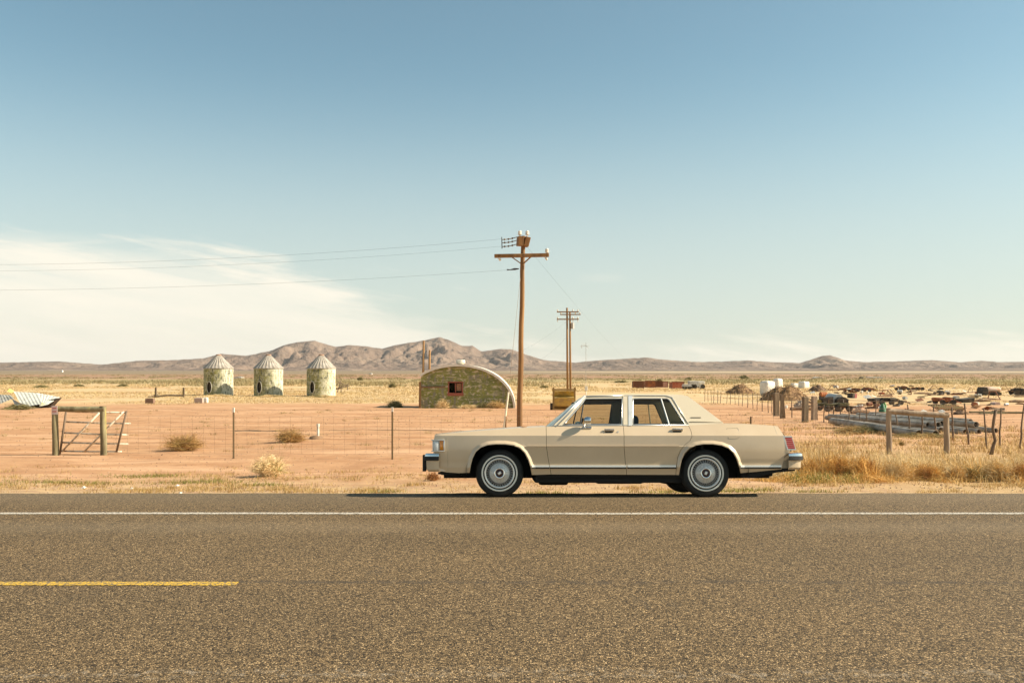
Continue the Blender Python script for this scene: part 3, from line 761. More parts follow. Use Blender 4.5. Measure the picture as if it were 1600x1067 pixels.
def handle(door, s, x0, x1, y0, y1):
    a = P(x0, y0); b_ = P(x1, y1); cu, cw = (a[0] + b_[0]) / 2, (a[1] + b_[1]) / 2; v = sidev(cu, cw)
    mb = MB(); mb.box((cu, s * (v + .008), cw), (b_[0] - a[0], .03, a[1] - b_[1]), rot=(s * -.5, 0, 0), bev=.008); h = mb.build('door_handle', Mchrome, door, smooth=True, ang=40)
    mb = MB(); mb.box((cu - .005, s * (v + .011), cw - .018), (b_[0] - a[0] - .03, .03, .018), rot=(s * -.3, 0, 0), bev=.004); mb.build('handle_recess', Mdark, h)
def strips(parent, s, pxa, pxb, bead=None):
    def bar(w, hgt, out, m_, nm, x0=pxa, x1=pxb):
        u0 = P(x0, 730)[0]; u1 = P(x1, 730)[0]; n_ = 10; mb = MB(); rows = []
        for i in range(n_ + 1):
            u = u0 + (u1 - u0) * i / n_; v = sidev(u, w)
            rows.append([(u, s * (v - .01), w + hgt / 2), (u, s * (v + out), w + hgt / 2), (u, s * (v + out), w - hgt / 2), (u, s * (v - .01), w - hgt / 2)])
        mb.grid(rows); mb.add([rows[0][i] for i in range(4)], [(0, 1, 2, 3)]); mb.add([rows[-1][i] for i in range(4)], [(3, 2, 1, 0)])
        if s < 0: mb.F = [f[::-1] for f in mb.F]
        mb.build(nm, m_, parent)
    bar(.436, .026, .014, Mbright, 'side_moulding'); bar(.411, .020, .016, Mrub, 'moulding_insert')
    if bead: bar(.717, .010, .010, Mpaint, 'body_crease_bead', *bead)
for i, s in enumerate((-1, 1)):
    win_set(front_doors[i], s, win1, [(911.5, 632), (906.5, 663.5)], True)
    win_set(rear_doors[i], s, win2, [(1033, 623), (1045.5, 663.2)], False)
    handle(front_doors[i], s, 944.5, 960.5, 670, 675.0); handle(rear_doors[i], s, 1051, 1068, 669, 674.3)
    a = P(966, 674.5); mb = MB(); mb.lathe([(0, .012), (.011, .011), (.013, 0)], 12, 'Y', (a[0], 0, a[1])); mb.V = [(x, s * (sidev(*a) + y_), z) for x, y_, z in mb.V]; mb.build('door_lock', Mchrome, front_doors[i])
    strips(front_doors[i], s, 859.5, 979, (854.6, 974.5)); strips(rear_doors[i], s, 980.6, 1056.6, (976.2, 1062)); strips(fenders[i], s, 831, 858.6, (824, 852.6)); strips(quarters[i], s, 1157.5, 1223, None)
    # mirror
    c = P(917.5, 657, .06); mir = MB(); prof = [(-.055, .0), (-.045, .040), (-.01, .055), (.03, .052), (.045, .046), (.045, 0)]
    mir.lathe([(max(r, .001), h) for h, r in prof], 20, 'X', (c[0], s * .935, c[1])); mir.V = [(x, y_, c[1] + (z - c[1]) * .98) for x, y_, z in mir.V]
    mo = mir.build('wing_mirror', Mchrome, front_doors[i], smooth=True, ang=50)
    mb = MB(); b0 = P(915, 665.5, .07); mb.tube([(b0[0] - .01, s * .868, b0[1] - .03), (b0[0] - .03, s * .905, b0[1] + .01), (c[0] - .02, s * .925, c[1] - .02)], [.016, .013, .015], 8)
    mb.box((b0[0] + .02, s * .875, b0[1] - .022), (.13, .045, .018), rot=(s * -.6, 0, 0), bev=.006); mb.build('mirror_arm', Mchrome, mo, smooth=True, ang=40)
# fuel door outline
fd = PL([(1137.5, 669), (1154, 668.3), (1156, 671), (1156, 682), (1153.5, 684.6), (1139.5, 685.3), (1138, 683)])
mb = MB(); mb.tube([(u, -(sidev(u, w) - .0005), w) for u, w in fd], .0035, 5, closed=True); mb.build('fuel_door_gap', Mfill, quarters[0])
for px, pyt, pyb in ((699, 677.5, 738), (1213.5, 664.5, 681)):
    mb = MB(); pts = resamp(PL([(px, pyt), (px + (3 if px > 1000 else .5), pyb)]), .04, False); mb.tube([(u, -(sidev(u, w) - .0012), w) for u, w in pts], .003, 5); mb.build('panel_seam', Mfill, fenders[0] if px < 1000 else quarters[0])
# underbody and wheel wells
mb = MB(); ua = P(690, 700)[0]; uz = P(1215, 700)[0]
mb.box(((ua + uz) / 2, 0, .40), (uz - ua, 1.02, .28)); mb.box(((P(836, 0)[0] + P(1056, 0)[0]) / 2, 0, .36), (P(1056, 0)[0] - P(836, 0)[0], 1.70, .16))
x0, x1 = P(834, 0)[0], P(1058, 0)[0]
mb.box(((x0 + x1) / 2, 0, .255), (x1 - x0, 1.60, .11), bev=.02)
mb.box((x0 + .28, -.3, .21), (.42, .5, .10), bev=.03); mb.box((x0 + 1.3, .2, .20), (.7, .4, .08), bev=.03); mb.box((x1 - .1, 0, .215), (.25, 1.2, .08), bev=.02)
mb.box((P(714, 0)[0], 0, .345), (.42, 1.5, .07), bev=.02); mb.box((P(712, 0)[0], -.2, .305), (.2, .7, .06), bev=.02); mb.box((P(705, 0)[0], 0, .335), (.3, 1.66, .03))
mb.prism([(P(1157, 0)[0] - .12, .42), (P(1157, 0)[0] - .12, .27), (P(1157, 0)[0] + .05, .275), (P(1196, 0)[0], .345), (P(1224, 0)[0], .37), (P(1224, 0)[0], .42)], -.84, .84)
mb.tube([(P(1120, 0)[0], -.35, .27), (P(1190, 0)[0], -.5, .30), (P(1196, 0)[0], -.6, .315)], .025)
# firewall / trunk bulkheads keep light out of the shell
mb.box((P(848, 0)[0], 0, .70), (.03, 1.7, .55)); mb.box((P(1086, 0)[0], 0, .70), (.03, 1.7, .50))
mb.box(((ua + P(848, 0)[0]) / 2, 0, .62), (P(848, 0)[0] - ua, .9, .34)); mb.box(((uz + P(1086, 0)[0]) / 2, 0, .66), (uz - P(1086, 0)[0] - .05, .9, .5))
mb.build('underbody', Mdark, car, smooth=True, ang=30)
for c in (P(780.5, 0)[0], P(1103.5, 0)[0]):
    for s in (-1, 1):
        mb = MB(); prof = [(.455, math.radians(a)) for a in range(-12, 193, 10)]
        rows = [[(c + r * math.cos(a) * 1.02, s * v, .37 + r * math.sin(a) * .87) for r, a in prof] for v in (.91, .45)]
        mb.grid(rows); mb.add([(c, s * .45, .3)] + rows[1], [(0, i, i + 1) for i in range(1, len(prof))]); mb.build('wheel_well', Mdark, car)
# cabin
mb = MB(); mb.box((P(985, 0)[0] - .28, 0, .62), (.52, 1.45, .18), bev=.05); mb.box((P(985, 0)[0] + .02, 0, .80), (.16, 1.42, .42), rot=(0, .22, 0), bev=.05); mb.build('front_seat', Mseat, car, smooth=True, ang=40)
for s in (-1, 1):
    mb = MB(); h = GP(996.5, 654.5); mb.box((h[0], s * .36, h[1] - .015), (.13, .24, .17), bev=.06); mb.tube([(h[0], s * .36, h[1] - .2), (h[0], s * .36, h[1] - .05)], .012); mb.build('headrest', Mdseat, car, smooth=True, ang=50)
mb = MB(); mb.box((P(1065, 0)[0] - .12, 0, .60), (.5, 1.4, .18), bev=.05); mb.box((P(1072, 0)[0] + .02, 0, .78), (.16, 1.4, .42), rot=(0, .3, 0), bev=.05); mb.build('rear_seat', Mseat, car, smooth=True, ang=40)
mb = MB(); mb.box((P(874, 0)[0], 0, .90), (.32, 1.52, .14), bev=.04); mb.build('dashboard', Mdseat, car, smooth=True, ang=40)
mb = MB(); c = P(903, 0)[0]; ring = [(c + .19 * math.cos(a) * .38 , -.38 + .19 * math.sin(a), .955 + .19 * math.cos(a) * .9) for a in np.linspace(0, 2 * math.pi, 24, endpoint=False)]
mb.tube(ring, .012, 6, closed=True); mb.tube([(c - .25, -.38, .85), (c, -.38, .955)], .03); mb.tube([ring[6], (c, -.38, .955), ring[18]], .01); mb.build('steering_wheel', Mdseat, car, smooth=True)
mb = MB(); c = GP(905, 628); mb.box((c[0] - .05, 0, c[1] - .0), (.03, .26, .06), bev=.01); mb.build('interior_mirror', Mdseat, car)
# wheels
def make_wheel(s):
    w = bpy.data.objects.new('wheel', None); COL.objects.link(w); w.parent = car
    o = -1.0                                            # outer face toward -y
    mb = MB(); mb.lathe([(.185, .09), (.20, .10), (.27, .104), (.318, .095), (.333, .075), (.338, .04), (.338, -.04), (.333, -.075), (.318, -.095), (.30, -.103), (.262, -.106), (.235, -.102), (.212, -.094), (.20, -.085), (.185, -.07)], 64, 'Y'); mb.build('tyre', Mtyre, w, smooth=True, ang=40)
    mb = MB(); mb.lathe([(.232, -.1015), (.234, -.1065), (.252, -.110), (.2545, -.1055)], 64, 'Y'); mb.build('whitewall', Mwwall, w, smooth=True)
    mb = MB(); mb.lathe([(.213, -.090), (.214, -.108), (.208, -.114), (.195, -.111), (.190, -.100), (.186, -.075)], 64, 'Y'); mb.build('trim_ring', Mbright, w, smooth=True, ang=60)
    mb = MB(); mb.lathe([(.19, -.06), (.0, -.06)], 40, 'Y'); mb.lathe([(.187, -.06), (.187, .06)], 40, 'Y'); mb.build('rim', Mdark, w)
    mb = MB(); mb.lathe([(.142, -.078), (.135, -.088), (.10, -.104), (.078, -.112)], 60, 'Y'); mb.build('hub_cone', mat('dull_wheel_metal', (.74, .73, .70), .35, metal=.5) if 'dull_wheel_metal' not in bpy.data.materials else bpy.data.materials['dull_wheel_metal'], w, smooth=True)
    mb = MB()
    for k in range(64):
        a = 2 * math.pi * k / 64; b_ = a + (.12 if k % 2 else -.12)
        mb.tube([(.078 * math.cos(a), -.114, .078 * math.sin(a)), (.192 * math.cos(b_), -.082 if k % 2 else -.098,   .192 * math.sin(b_))], .0019, 4, cap=False)
    for k in range(44):
        a = 2 * math.pi * (k + .5) / 44; mb.tube([(.08 * math.cos(a), -.1135, .08 * math.sin(a)), (.14 * math.cos(a), -.090, .14 * math.sin(a))], .0032, 4, cap=False)
    sp_ = mb.build('wire_spokes', Mbright, w, smooth=True)
    mb = MB(); mb.lathe([(.080, -.108), (.078, -.122), (.070, -.126), (.058, -.122), (.056, -.112)], 36, 'Y'); mb.build('hub_ring', Mchrome, w, smooth=True, ang=60)
    mb = MB(); mb.lathe([(.057, -.112), (.050, -.118), (.03, -.121), (0.0005, -.121)], 30, 'Y'); hc = mb.build('centre_cap', mat('dark_red_cap', (.05, .02, .018), .3) if 'dark_red_cap' not in bpy.data.materials else bpy.data.materials['dark_red_cap'], w, smooth=True)
    mb = MB(); mb.box((0, -.123, 0), (.034, .006, .046), bev=.002); mb.build('emblem', Mtrimc, hc)
    return w
w0 = make_wheel(-1)
for i, (px, s) in enumerate(((780.5, -1), (1103.5, -1), (780.5, 1), (1103.5, 1))):
    w = w0 if i == 0 else copy_tree(w0, car)
    w.location = (at(px, 12.57) - RX, s * .78, .338)
    w.rotation_euler = (0, rnd.uniform(0, 3), 0) if s < 0 else (0, 0, math.pi)
car.location = (RX, RY, RZ); car.rotation_euler = (-TH, 0, 0)
# ------------------------------------------------------------------ far plain: grain bins, hut, poles
class Spot:
    """a base point on the ground, with photo-pixel helpers giving local metres"""
    def __init__(s, px, py=None, Y=None):
        s.Y = Y if Y is not None else Yof(py); s.x = at(px, s.Y); s.z = gz(s.x, s.Y); s.loc = (s.x, s.Y, s.z)
    def X(s, px, dy=0): return at(px, s.Y + dy) - s.x
    def Z(s, py, dy=0): return hz(py, s.Y + dy) - s.z
    def p(s, px, py, dy=0): return (s.X(px, dy), dy, s.Z(py, dy))
def one(name, mb, m, label, cat, spot, group=None, smooth=False, ang=None):
    o = mb.build(name, m, None, smooth, ang); o.location = spot.loc; return tag(o, label, cat, group)

def bin_mat():
    m = bpy.data.materials.new("peeling_silo_paint"); m.use_nodes = True; t = m.node_tree; b = t.nodes['Principled BSDF']; L = t.links.new
    b.inputs['Roughness'].default_value = .8
    g = t.nodes.new('ShaderNodeTexCoord'); sp = t.nodes.new('ShaderNodeSeparateXYZ'); L(g.outputs['Object'], sp.inputs[0])
    def ma(op, a, b_=None):
        n = t.nodes.new('ShaderNodeMath'); n.operation = op
        for i, q in enumerate((a, b_)):
            if q is None: continue
            if isinstance(q, (int, float)): n.inputs[i].default_value = q
            else: L(q, n.inputs[i])
        return n.outputs[0]
    def mr(v, a, c, d=0, e=1):
        r = t.nodes.new('ShaderNodeMapRange'); L(v, r.inputs[0])
        for i, q in enumerate((a, c, d, e)): r.inputs[i + 1].default_value = q
        return r.outputs[0]
    def mix(f, a, c):
        x = t.nodes.new('ShaderNodeMix'); x.data_type = 'RGBA'; L(f, x.inputs[0])
        for i, q in ((6, a), (7, c)):
            if isinstance(q, tuple): x.inputs[i].default_value = (*q, 1)
            else: L(q, x.inputs[i])
        return x.outputs[2]
    inf = t.nodes.new('ShaderNodeObjectInfo'); off = t.nodes.new('ShaderNodeVectorMath'); off.operation = 'ADD'
    cb = t.nodes.new('ShaderNodeCombineXYZ'); L(ma('MULTIPLY', inf.outputs['Random'], 40.0), cb.inputs[0]); L(g.outputs['Object'], off.inputs[0]); L(cb.outputs[0], off.inputs[1])
    def nz_(sc, d=5, rg=.65, st=None):
        src = off.outputs[0]
        if st: mp = t.nodes.new('ShaderNodeMapping'); mp.inputs['Scale'].default_value = st; L(src, mp.inputs[0]); src = mp.outputs[0]
        n = t.nodes.new('ShaderNodeTexNoise'); n.inputs['Scale'].default_value = sc; n.inputs['Detail'].default_value = d; n.inputs['Roughness'].default_value = rg; L(src, n.inputs[0]); return n.outputs[0]
    # courses and joints of the blocks
    th = ma('ARCTAN2', sp.outputs[0], sp.outputs[1]); cv = t.nodes.new('ShaderNodeCombineXYZ'); L(ma('MULTIPLY', th, 2.15), cv.inputs[0]); L(sp.outputs[2], cv.inputs[1])
    br = t.nodes.new('ShaderNodeTexBrick'); br.inputs['Scale'].default_value = 1; br.inputs['Brick Width'].default_value = .75; br.inputs['Row Height'].default_value = .36; br.inputs['Mortar Size'].default_value = .035; br.inputs['Mortar Smooth'].default_value = .3
    br.inputs[1].default_value = (1, 1, 1, 1); br.inputs[2].default_value = (.55, .55, .55, 1); br.inputs[3].default_value = (0, 0, 0, 1); L(cv.outputs[0], br.inputs[0])
    # olive paint; its shaded left and sunlit right side are put into the colour
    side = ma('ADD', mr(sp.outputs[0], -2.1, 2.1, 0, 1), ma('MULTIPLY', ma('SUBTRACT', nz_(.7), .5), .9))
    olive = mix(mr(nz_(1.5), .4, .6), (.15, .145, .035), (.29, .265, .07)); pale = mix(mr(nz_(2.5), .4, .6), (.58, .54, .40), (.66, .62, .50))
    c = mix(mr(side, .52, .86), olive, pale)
    c = mix(ma('MULTIPLY', mr(nz_(2.2, 5, .8), .48, .58), .8), c, (.60, .55, .40))
    c = mix(ma('MULTIPLY', mr(nz_(1.6, 5, .8, (1.5, 1.5, .5)), .50, .60), .75), c, (.24, .23, .10))
    c = mix(mr(nz_(3.2, 4, .7, (1, 1, .4)), .53, .60), c, (.11, .11, .065))
    c = mix(ma('MULTIPLY', ma('SUBTRACT', 1.0, br.outputs['Fac']), 0.0), c, c)
    c = mix(ma('MULTIPLY', br.outputs['Fac'], .35), c, (.50, .47, .36))
    L(c, b.inputs['Base Color'])
    bp = t.nodes.new('ShaderNodeBump'); bp.inputs['Strength'].default_value = .5; bp.inputs['Distance'].default_value = .04; bp.invert = True; L(br.outputs['Fac'], bp.inputs['Height']); L(bp.outputs[0], b.inputs['Normal'])
    return m
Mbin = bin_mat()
Mtin = mat('weathered_tin_roof', (.43, .385, .33), .6, metal=.2, col2=(.27, .23, .18), scale=1.6, lo=.35, hi=.65)
def make_silo(px, Y, label):
    s = Spot(px, Y=Y); t = thing('grain_silo', label, 'silo', s.loc, 0, 'round grain silos in a row')
    RR = 22.2 / F * Y; H = s.Z(575.2); top = s.Z(555.5)
    da = -math.asin(.58) - math.atan2(-s.x, -Y) * 0 - math.atan2(s.x, Y) * 0
    va = math.atan2(s.x, Y)                 # bearing of the silo seen from the road
    d0 = va * 1.0 - math.asin(.62)          # bearing round the drum of the door, measured from -y towards +x
    d0 = -va - math.asin(.60) if False else (-va) + (-math.asin(.62)) + 2 * va * 0
    ha = [(d0 * RR + .36 * math.cos(q) , 1.32 + .80 * math.sin(q)) for q in np.linspace(0, 2 * math.pi, 20, endpoint=False)]
    mb = MB(); L0 = math.pi * RR
    sheet(mb, [(-L0, -.2), (L0, -.2), (L0, H), (-L0, H)], lambda a, z: (RR * math.sin(a / RR), -RR * math.cos(a / RR), z), (ha,), (), .42)
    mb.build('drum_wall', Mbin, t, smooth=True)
    mb = MB(); mb.lathe([(RR - .25, -.2), (RR - .25, H - .1)], 28); mb.build('inner_wall', Mblk, t)
    mb = MB(); mb.tube([((RR + .03) * math.sin(a / RR), -(RR + .03) * math.cos(a / RR), z) for a, z in [(d0 * RR + .42 * math.cos(q), 1.32 + .88 * math.sin(q)) for q in np.linspace(0, 2 * math.pi, 20, endpoint=False)]], .06, 5, closed=True)
    mb.build('door_frame', mat('pale_door_rim', (.45, .42, .34), .8) if 'pale_door_rim' not in bpy.data.materials else bpy.data.materials['pale_door_rim'], t, smooth=True)
    mb = MB(); n = 24; V = []
    for k in range(2 * n):
        a = math.pi * k / n; q = .05 if k % 2 else 0
        V.append([((r + (q if i < 2 else q * .3)) * math.cos(a), (r + (q if i < 2 else q * .3)) * math.sin(a), z + q * .8) for i, (r, z) in enumerate(((RR + .07, H - .03), (RR * .55, H + (top - H) * .52), (.34, top)))])
    V.append(V[0]); mb.grid(V); mb.build('cone_roof', Mtin, t)
    mb = MB(); mb.lathe([(RR + .02, H - .12), (RR + .05, H - .06), (RR + .02, H)], 40); mb.build('eave_ring', Mtin, t, smooth=True)
    mb = MB(); mb.lathe([(.36, top - .05), (.40, top + .06), (.42, top + .10), (.36, top + .16), (.12, top + .20), (.001, top + .21)], 18); mb.build('roof_cap', mat('rusty_cap', (.36, .22, .15), .8) if 'rusty_cap' not in bpy.data.materials else bpy.data.materials['rusty_cap'], t, smooth=True)
    return t
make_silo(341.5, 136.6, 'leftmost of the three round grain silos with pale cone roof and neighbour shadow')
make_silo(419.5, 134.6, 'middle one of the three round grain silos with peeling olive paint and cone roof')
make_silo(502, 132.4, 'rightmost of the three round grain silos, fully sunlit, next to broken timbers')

# quonset hut
s = Spot(729, 637.5); hut = thing('arched_hut', 'half-round metal hut with peeling green end wall and a red framed window', 'hut', s.loc)
arc = [(628 + 87 - 87 * math.cos(a) , 640 - 67.5 * math.sin(a) ** .92) for a in np.linspace(0, math.pi, 49)]
arc = [(x, y_) for x, y_ in arc if x >= 655.5]; x_left = arc[0][0]
A = [(s.X(x), s.Z(y_)) for x, y_ in arc]
gm = bpy.data.materials.new("peeling_green_paint"); gm.use_nodes = True; t = gm.node_tree; b = t.nodes['Principled BSDF']; L = t.links.new; b.inputs['Roughness'].default_value = .85
g = t.nodes.new('ShaderNodeTexCoord')
def q_noise(sc, st=(1, 1, 1), d=5, rg=.65):
    mp = t.nodes.new('ShaderNodeMapping'); mp.inputs['Scale'].default_value = st; L(g.outputs['Object'], mp.inputs[0])
    n = t.nodes.new('ShaderNodeTexNoise'); n.inputs['Scale'].default_value = sc; n.inputs['Detail'].default_value = d; n.inputs['Roughness'].default_value = rg; L(mp.outputs[0], n.inputs[0]); return n.outputs[0]
def q_mr(v, a, c):
    r = t.nodes.new('ShaderNodeMapRange'); L(v, r.inputs[0]); r.inputs[1].default_value = a; r.inputs[2].default_value = c; return r.outputs[0]
def q_mix(f, a, c):
    x = t.nodes.new('ShaderNodeMix'); x.data_type = 'RGBA'; L(f, x.inputs[0])
    for i, q in ((6, a), (7, c)):
        if isinstance(q, tuple): x.inputs[i].default_value = (*q, 1)
        else: L(q, x.inputs[i])
    return x.outputs[2]
c = q_mix(q_mr(q_noise(1.1), .4, .6), (.29, .29, .07), (.17, .185, .06))
c = q_mix(q_mr(q_noise(2.2, (1, 1, 2.0)), .54, .58), c, (.56, .49, .33))
c = q_mix(q_mr(q_noise(1.6, (1.6, 1, .6)), .54, .60), c, (.24, .22, .15))
c = q_mix(q_mr(q_noise(1.7, (.35, 1, 6.0)), .57, .61), c, (.50, .43, .28))
L(c, b.inputs['Base Color'])
win = [(701, 597), (722.5, 597), (722.5, 616), (701, 616)]; wl = [(s.X(x), s.Z(y_)) for x, y_ in win]
mb = MB(); ol = [(A[0][0], -.1)] + A + [(A[-1][0], -.1)] if A[-1][1] > -.1 else [(A[0][0], -.1)] + [q for q in A if q[1] > -.05] + [(A[-1][0], -.1)]
sheet(mb, ol, lambda x, z: (x, 0, z), (wl,), (), .5, lip=(0, .15, 0)); mb.build('end_wall', gm, hut)
mb = MB(); o_ = []
for k, (x, z) in enumerate(A):
    a = A[max(0, k - 1)]; b2 = A[min(len(A) - 1, k + 1)]; d = Vector((b2[0] - a[0], b2[1] - a[1])).normalized(); n_ = Vector((-d.y, d.x)); tk = .20
    o_.append((x, z, x + n_.x * tk, z + n_.y * tk))
mb.grid([[(x, -.3, z) for x, z, _, _ in o_], [(X2, -.3, Z2) for _, _, X2, Z2 in o_], [(X2 + .02, 6.5, Z2) for _, _, X2, Z2 in o_], [(x, 6.5, z) for x, z, _, _ in o_]])
mb.build('arched_roof', mat('whitewashed_tin', (.72, .67, .57), .6, col2=(.6, .55, .45), scale=2), hut, smooth=True, ang=30)
mb = MB(); mb.box((A[0][0] + .05, 3.3, A[0][1] / 2), (.1, 6.4, A[0][1])); mb.prism([(A[0][0], -.1)] + A + [(A[-1][0], -.1)], 6.35, 6.5); mb.build('side_wall', gm, hut)
mb = MB(); cx = (wl[0][0] + wl[1][0]) / 2; cz = (wl[0][1] + wl[2][1]) / 2; ww = wl[1][0] - wl[0][0]; wh = wl[0][1] - wl[2][1]
for c_, d_ in (((cx, -.03, wl[0][1]), (ww + .2, .1, .10)), ((cx, -.03, wl[2][1]), (ww + .2, .14, .26)), ((wl[0][0], -.03, cz), (.10, .1, wh - .2)), ((wl[1][0], -.03, cz), (.10, .1, wh - .2)), ((cx, 0, cz + .05), (.08, .06, wh - .3)), ((cx + .3, 0, cz + .28), (.4, .03, .04)), ((cx + .3, 0, cz - .05), (.4, .03, .04))): mb.box(c_, d_)
wf = mb.build('window_frame', mat('faded_red_frame', (.33, .10, .06), .8), hut)
mb = MB(); mb.box((cx + .29, .35, cz + .08), (.42, .02, wh * .6)); mb.build('window_panel', mat('orange_panel', (.55, .33, .18), .9), hut)  # orange panel behind the right half of the window
mb = MB(); mb.tube([(s.X(657), -.1, s.Z(604.5)), (s.X(696), -.1, s.Z(604))], .07, 6); mb.build('wall_pipe', mat('brown_pipe', (.22, .13, .08), .8), hut)
mb = MB(); mb.box((s.X(656.6), -.2, s.Z(617)), (.17, .17, s.Z(597) - s.Z(638)), rot=(0, .01, 0)); mb.build('corner_post', Mpole, hut)
mb = MB(); vx = s.X(718.5); vz = s.Z(573.5); mb.lathe([(.28, -.1), (.25, .25), (.42, .38), (.42, .62), (.36, .66), (.30, .64), (.0005, .60)], 18, 'Z', (vx, 1.2, vz)); mb.build('roof_vent', Mpale, hut, smooth=True, ang=40)

# utility pole
def insulator(mb, c, h=.3, r=.1): mb.lathe([(.02, -.1), (.03, 0), (r, .02), (r * .75, h * .3), (r, h * .38), (r * .7, h * .62), (r * .95, h * .7), (r * .5, h), (.001, h * 1.03)], 12, 'Z', c)
s = Spot(811, Y=41); pole = thing('utility_pole', 'tall brown wooden utility pole with one long crossarm behind the car hood', 'utility pole', s.loc)
mb = MB(); pts = []; rr = []
for k in range(13):
    q = k / 12; p_ = s.p(811 + 6.5 * q, 700 + (369 - 700) * q); pts.append((p_[0] + .015 * math.sin(k * 1.7), 0, p_[2])); rr.append((9.6 - 3.0 * q) / F * 41 / 2)
pts[0] = (pts[0][0], 0, -.4); mb.tube(pts, rr, 14); mb.build('pole_shaft', Mpole, pole, smooth=True, ang=50)
mb = MB(); z = s.Z(400.3); mb.box(((s.X(772.5) + s.X(857.5)) / 2, -.2, z), (s.X(857.5) - s.X(772.5), .12, .17), rot=(0, -.018, 0), bev=.02); mb.build('crossarm', Mpole, pole)
mb = MB(); mb.tube([(s.X(800), -.2, s.Z(403)), (s.X(814.5), -.14, s.Z(413))], .025, 5); mb.tube([(s.X(829), -.2, s.Z(402.5)), (s.X(816.5), -.14, s.Z(413.5))], .035, 5); mb.build('arm_brace', Mpole, pole)
for pa, pb, rt in ((812.5, 377, .05), (822.5, 377.5, .24)):
    mb = MB(); p_ = s.p(pa, pb); mb.box((p_[0], .02 if pa < 815 else .16, p_[2]), (.22, .9, .43), rot=(.1, rt, .12), bev=.01); mb.build('short_crossarm', Mpole, pole)
for pa, pb in ((812.3, 368.5), (823.8, 368.5), (854.5, 396)):
    mb = MB(); p_ = s.p(pa, pb); mb.tube([(p_[0], -.2, p_[2] - .1), (p_[0], -.2, p_[2] + .03)], .02); insulator(mb, (p_[0], -.2, p_[2]), .2, .10); mb.build('insulator', Mglassins, pole, smooth=True, ang=40)
for pa, pb in ((782, 406), (854.5, 405)):
    mb = MB(); p_ = s.p(pa, pb); mb.tube([(p_[0] - .08, -.2, p_[2] + .1), (p_[0], -.2, p_[2] - .06)], [.06, .045], 8); mb.build('hanging_insulator', Mglassins, pole, smooth=True)
for pb in (373, 378, 384):
    mb = MB(); a = Vector((s.X(808), -.1, s.Z(pb - 2))); c_ = Vector((s.X(784), -.1, s.Z(pb + 2)))
    pts = [a.lerp(c_, k / 24) + Vector((0, 0, -.03 * math.sin(math.pi * k / 24))) for k in range(25)]; mb.tube(pts, [.018 + (.028 if k % 6 in (1, 2) and k > 2 else 0) for k in range(25)], 7); mb.build('strain_insulator', mat('grey_brown_insulator', (.22, .17, .12), .6) if 'grey_brown_insulator' not in bpy.data.materials else bpy.data.materials['grey_brown_insulator'], pole, smooth=True)
mb = MB(); mb.tube([(s.X(784), -.1, s.Z(371)), (s.X(784.5), -.1, s.Z(389))], .022, 6); mb.build('spreader_rod', Mcable, pole)
mb = MB(); mb.tube([(s.X(811), -.1, s.Z(420.5)), (s.X(804), -.1, s.Z(421)), (s.X(797), -.1, s.Z(422)), (s.X(792), -.1, s.Z(422))], [.02, .05, .02, .035], 7); mb.build('service_clamp', Mcable, pole)
def wire(a, b_, sag, r, name, label, n=40, ma_=None):
    a, b_ = Vector(a), Vector(b_); o0 = a.copy(); mb = MB()
    mb.tube([a.lerp(b_, k / n) - o0 - Vector((0, 0, 4 * sag * (k / n) * (1 - k / n))) for k in range(n + 1)], r, 4, cap=False)
    o = mb.build(name, ma_ or Mcable, None, smooth=True); o.location = o0; return tag(o, label, 'wire')
def W3(px, py, Y): return (at(px, Y), Y, hz(py, Y))
wire(W3(784, 373.5, 40.9), W3(-260, 412, 44), .45, .0035, 'overhead_wire', 'topmost of the thin power lines running left from the tall pole')
wire(W3(784, 385, 40.9), W3(-260, 421, 44), .45, .003, 'overhead_wire', 'second thin power line down running left from the tall pole')
wire(W3(792, 422, 40.9), W3(-260, 452, 44), .35, .0035, 'overhead_wire', 'lowest of the thin power lines running left from the tall pole')
wire(W3(822, 384, 41.2), W3(1010, 578, 260), 1.6, .004, 'overhead_wire', 'thin power line sloping down right from the tall pole to the horizon')
# guy with pale guard
s = Spot(786, Y=39); gy = thing('guy_wire_guard', 'pale leaning plastic guard on the guy wire left of the tall pole', 'guy guard', s.loc)
mb = MB(); mb.tube([s.p(785.5, 684), s.p(794.5, 612.5)], .042, 8); mb.build('guard_tube', mat('pale_yellow_plastic', (.78, .70, .52), .6), gy)
mb = MB(); mb.tube([s.p(794.5, 612.5), W3(813.5, 430, 40.9) and tuple(np.array(W3(813.5, 430, 40.9)) - np.array(s.loc))], .007, 4); mb.build('guy_wire', Mwire, gy)
mb = MB(); mb.tube([s.p(789.8, 690), s.p(790.2, 650)], .04, 6); mb.build('anchor_stake', Mpole, gy)
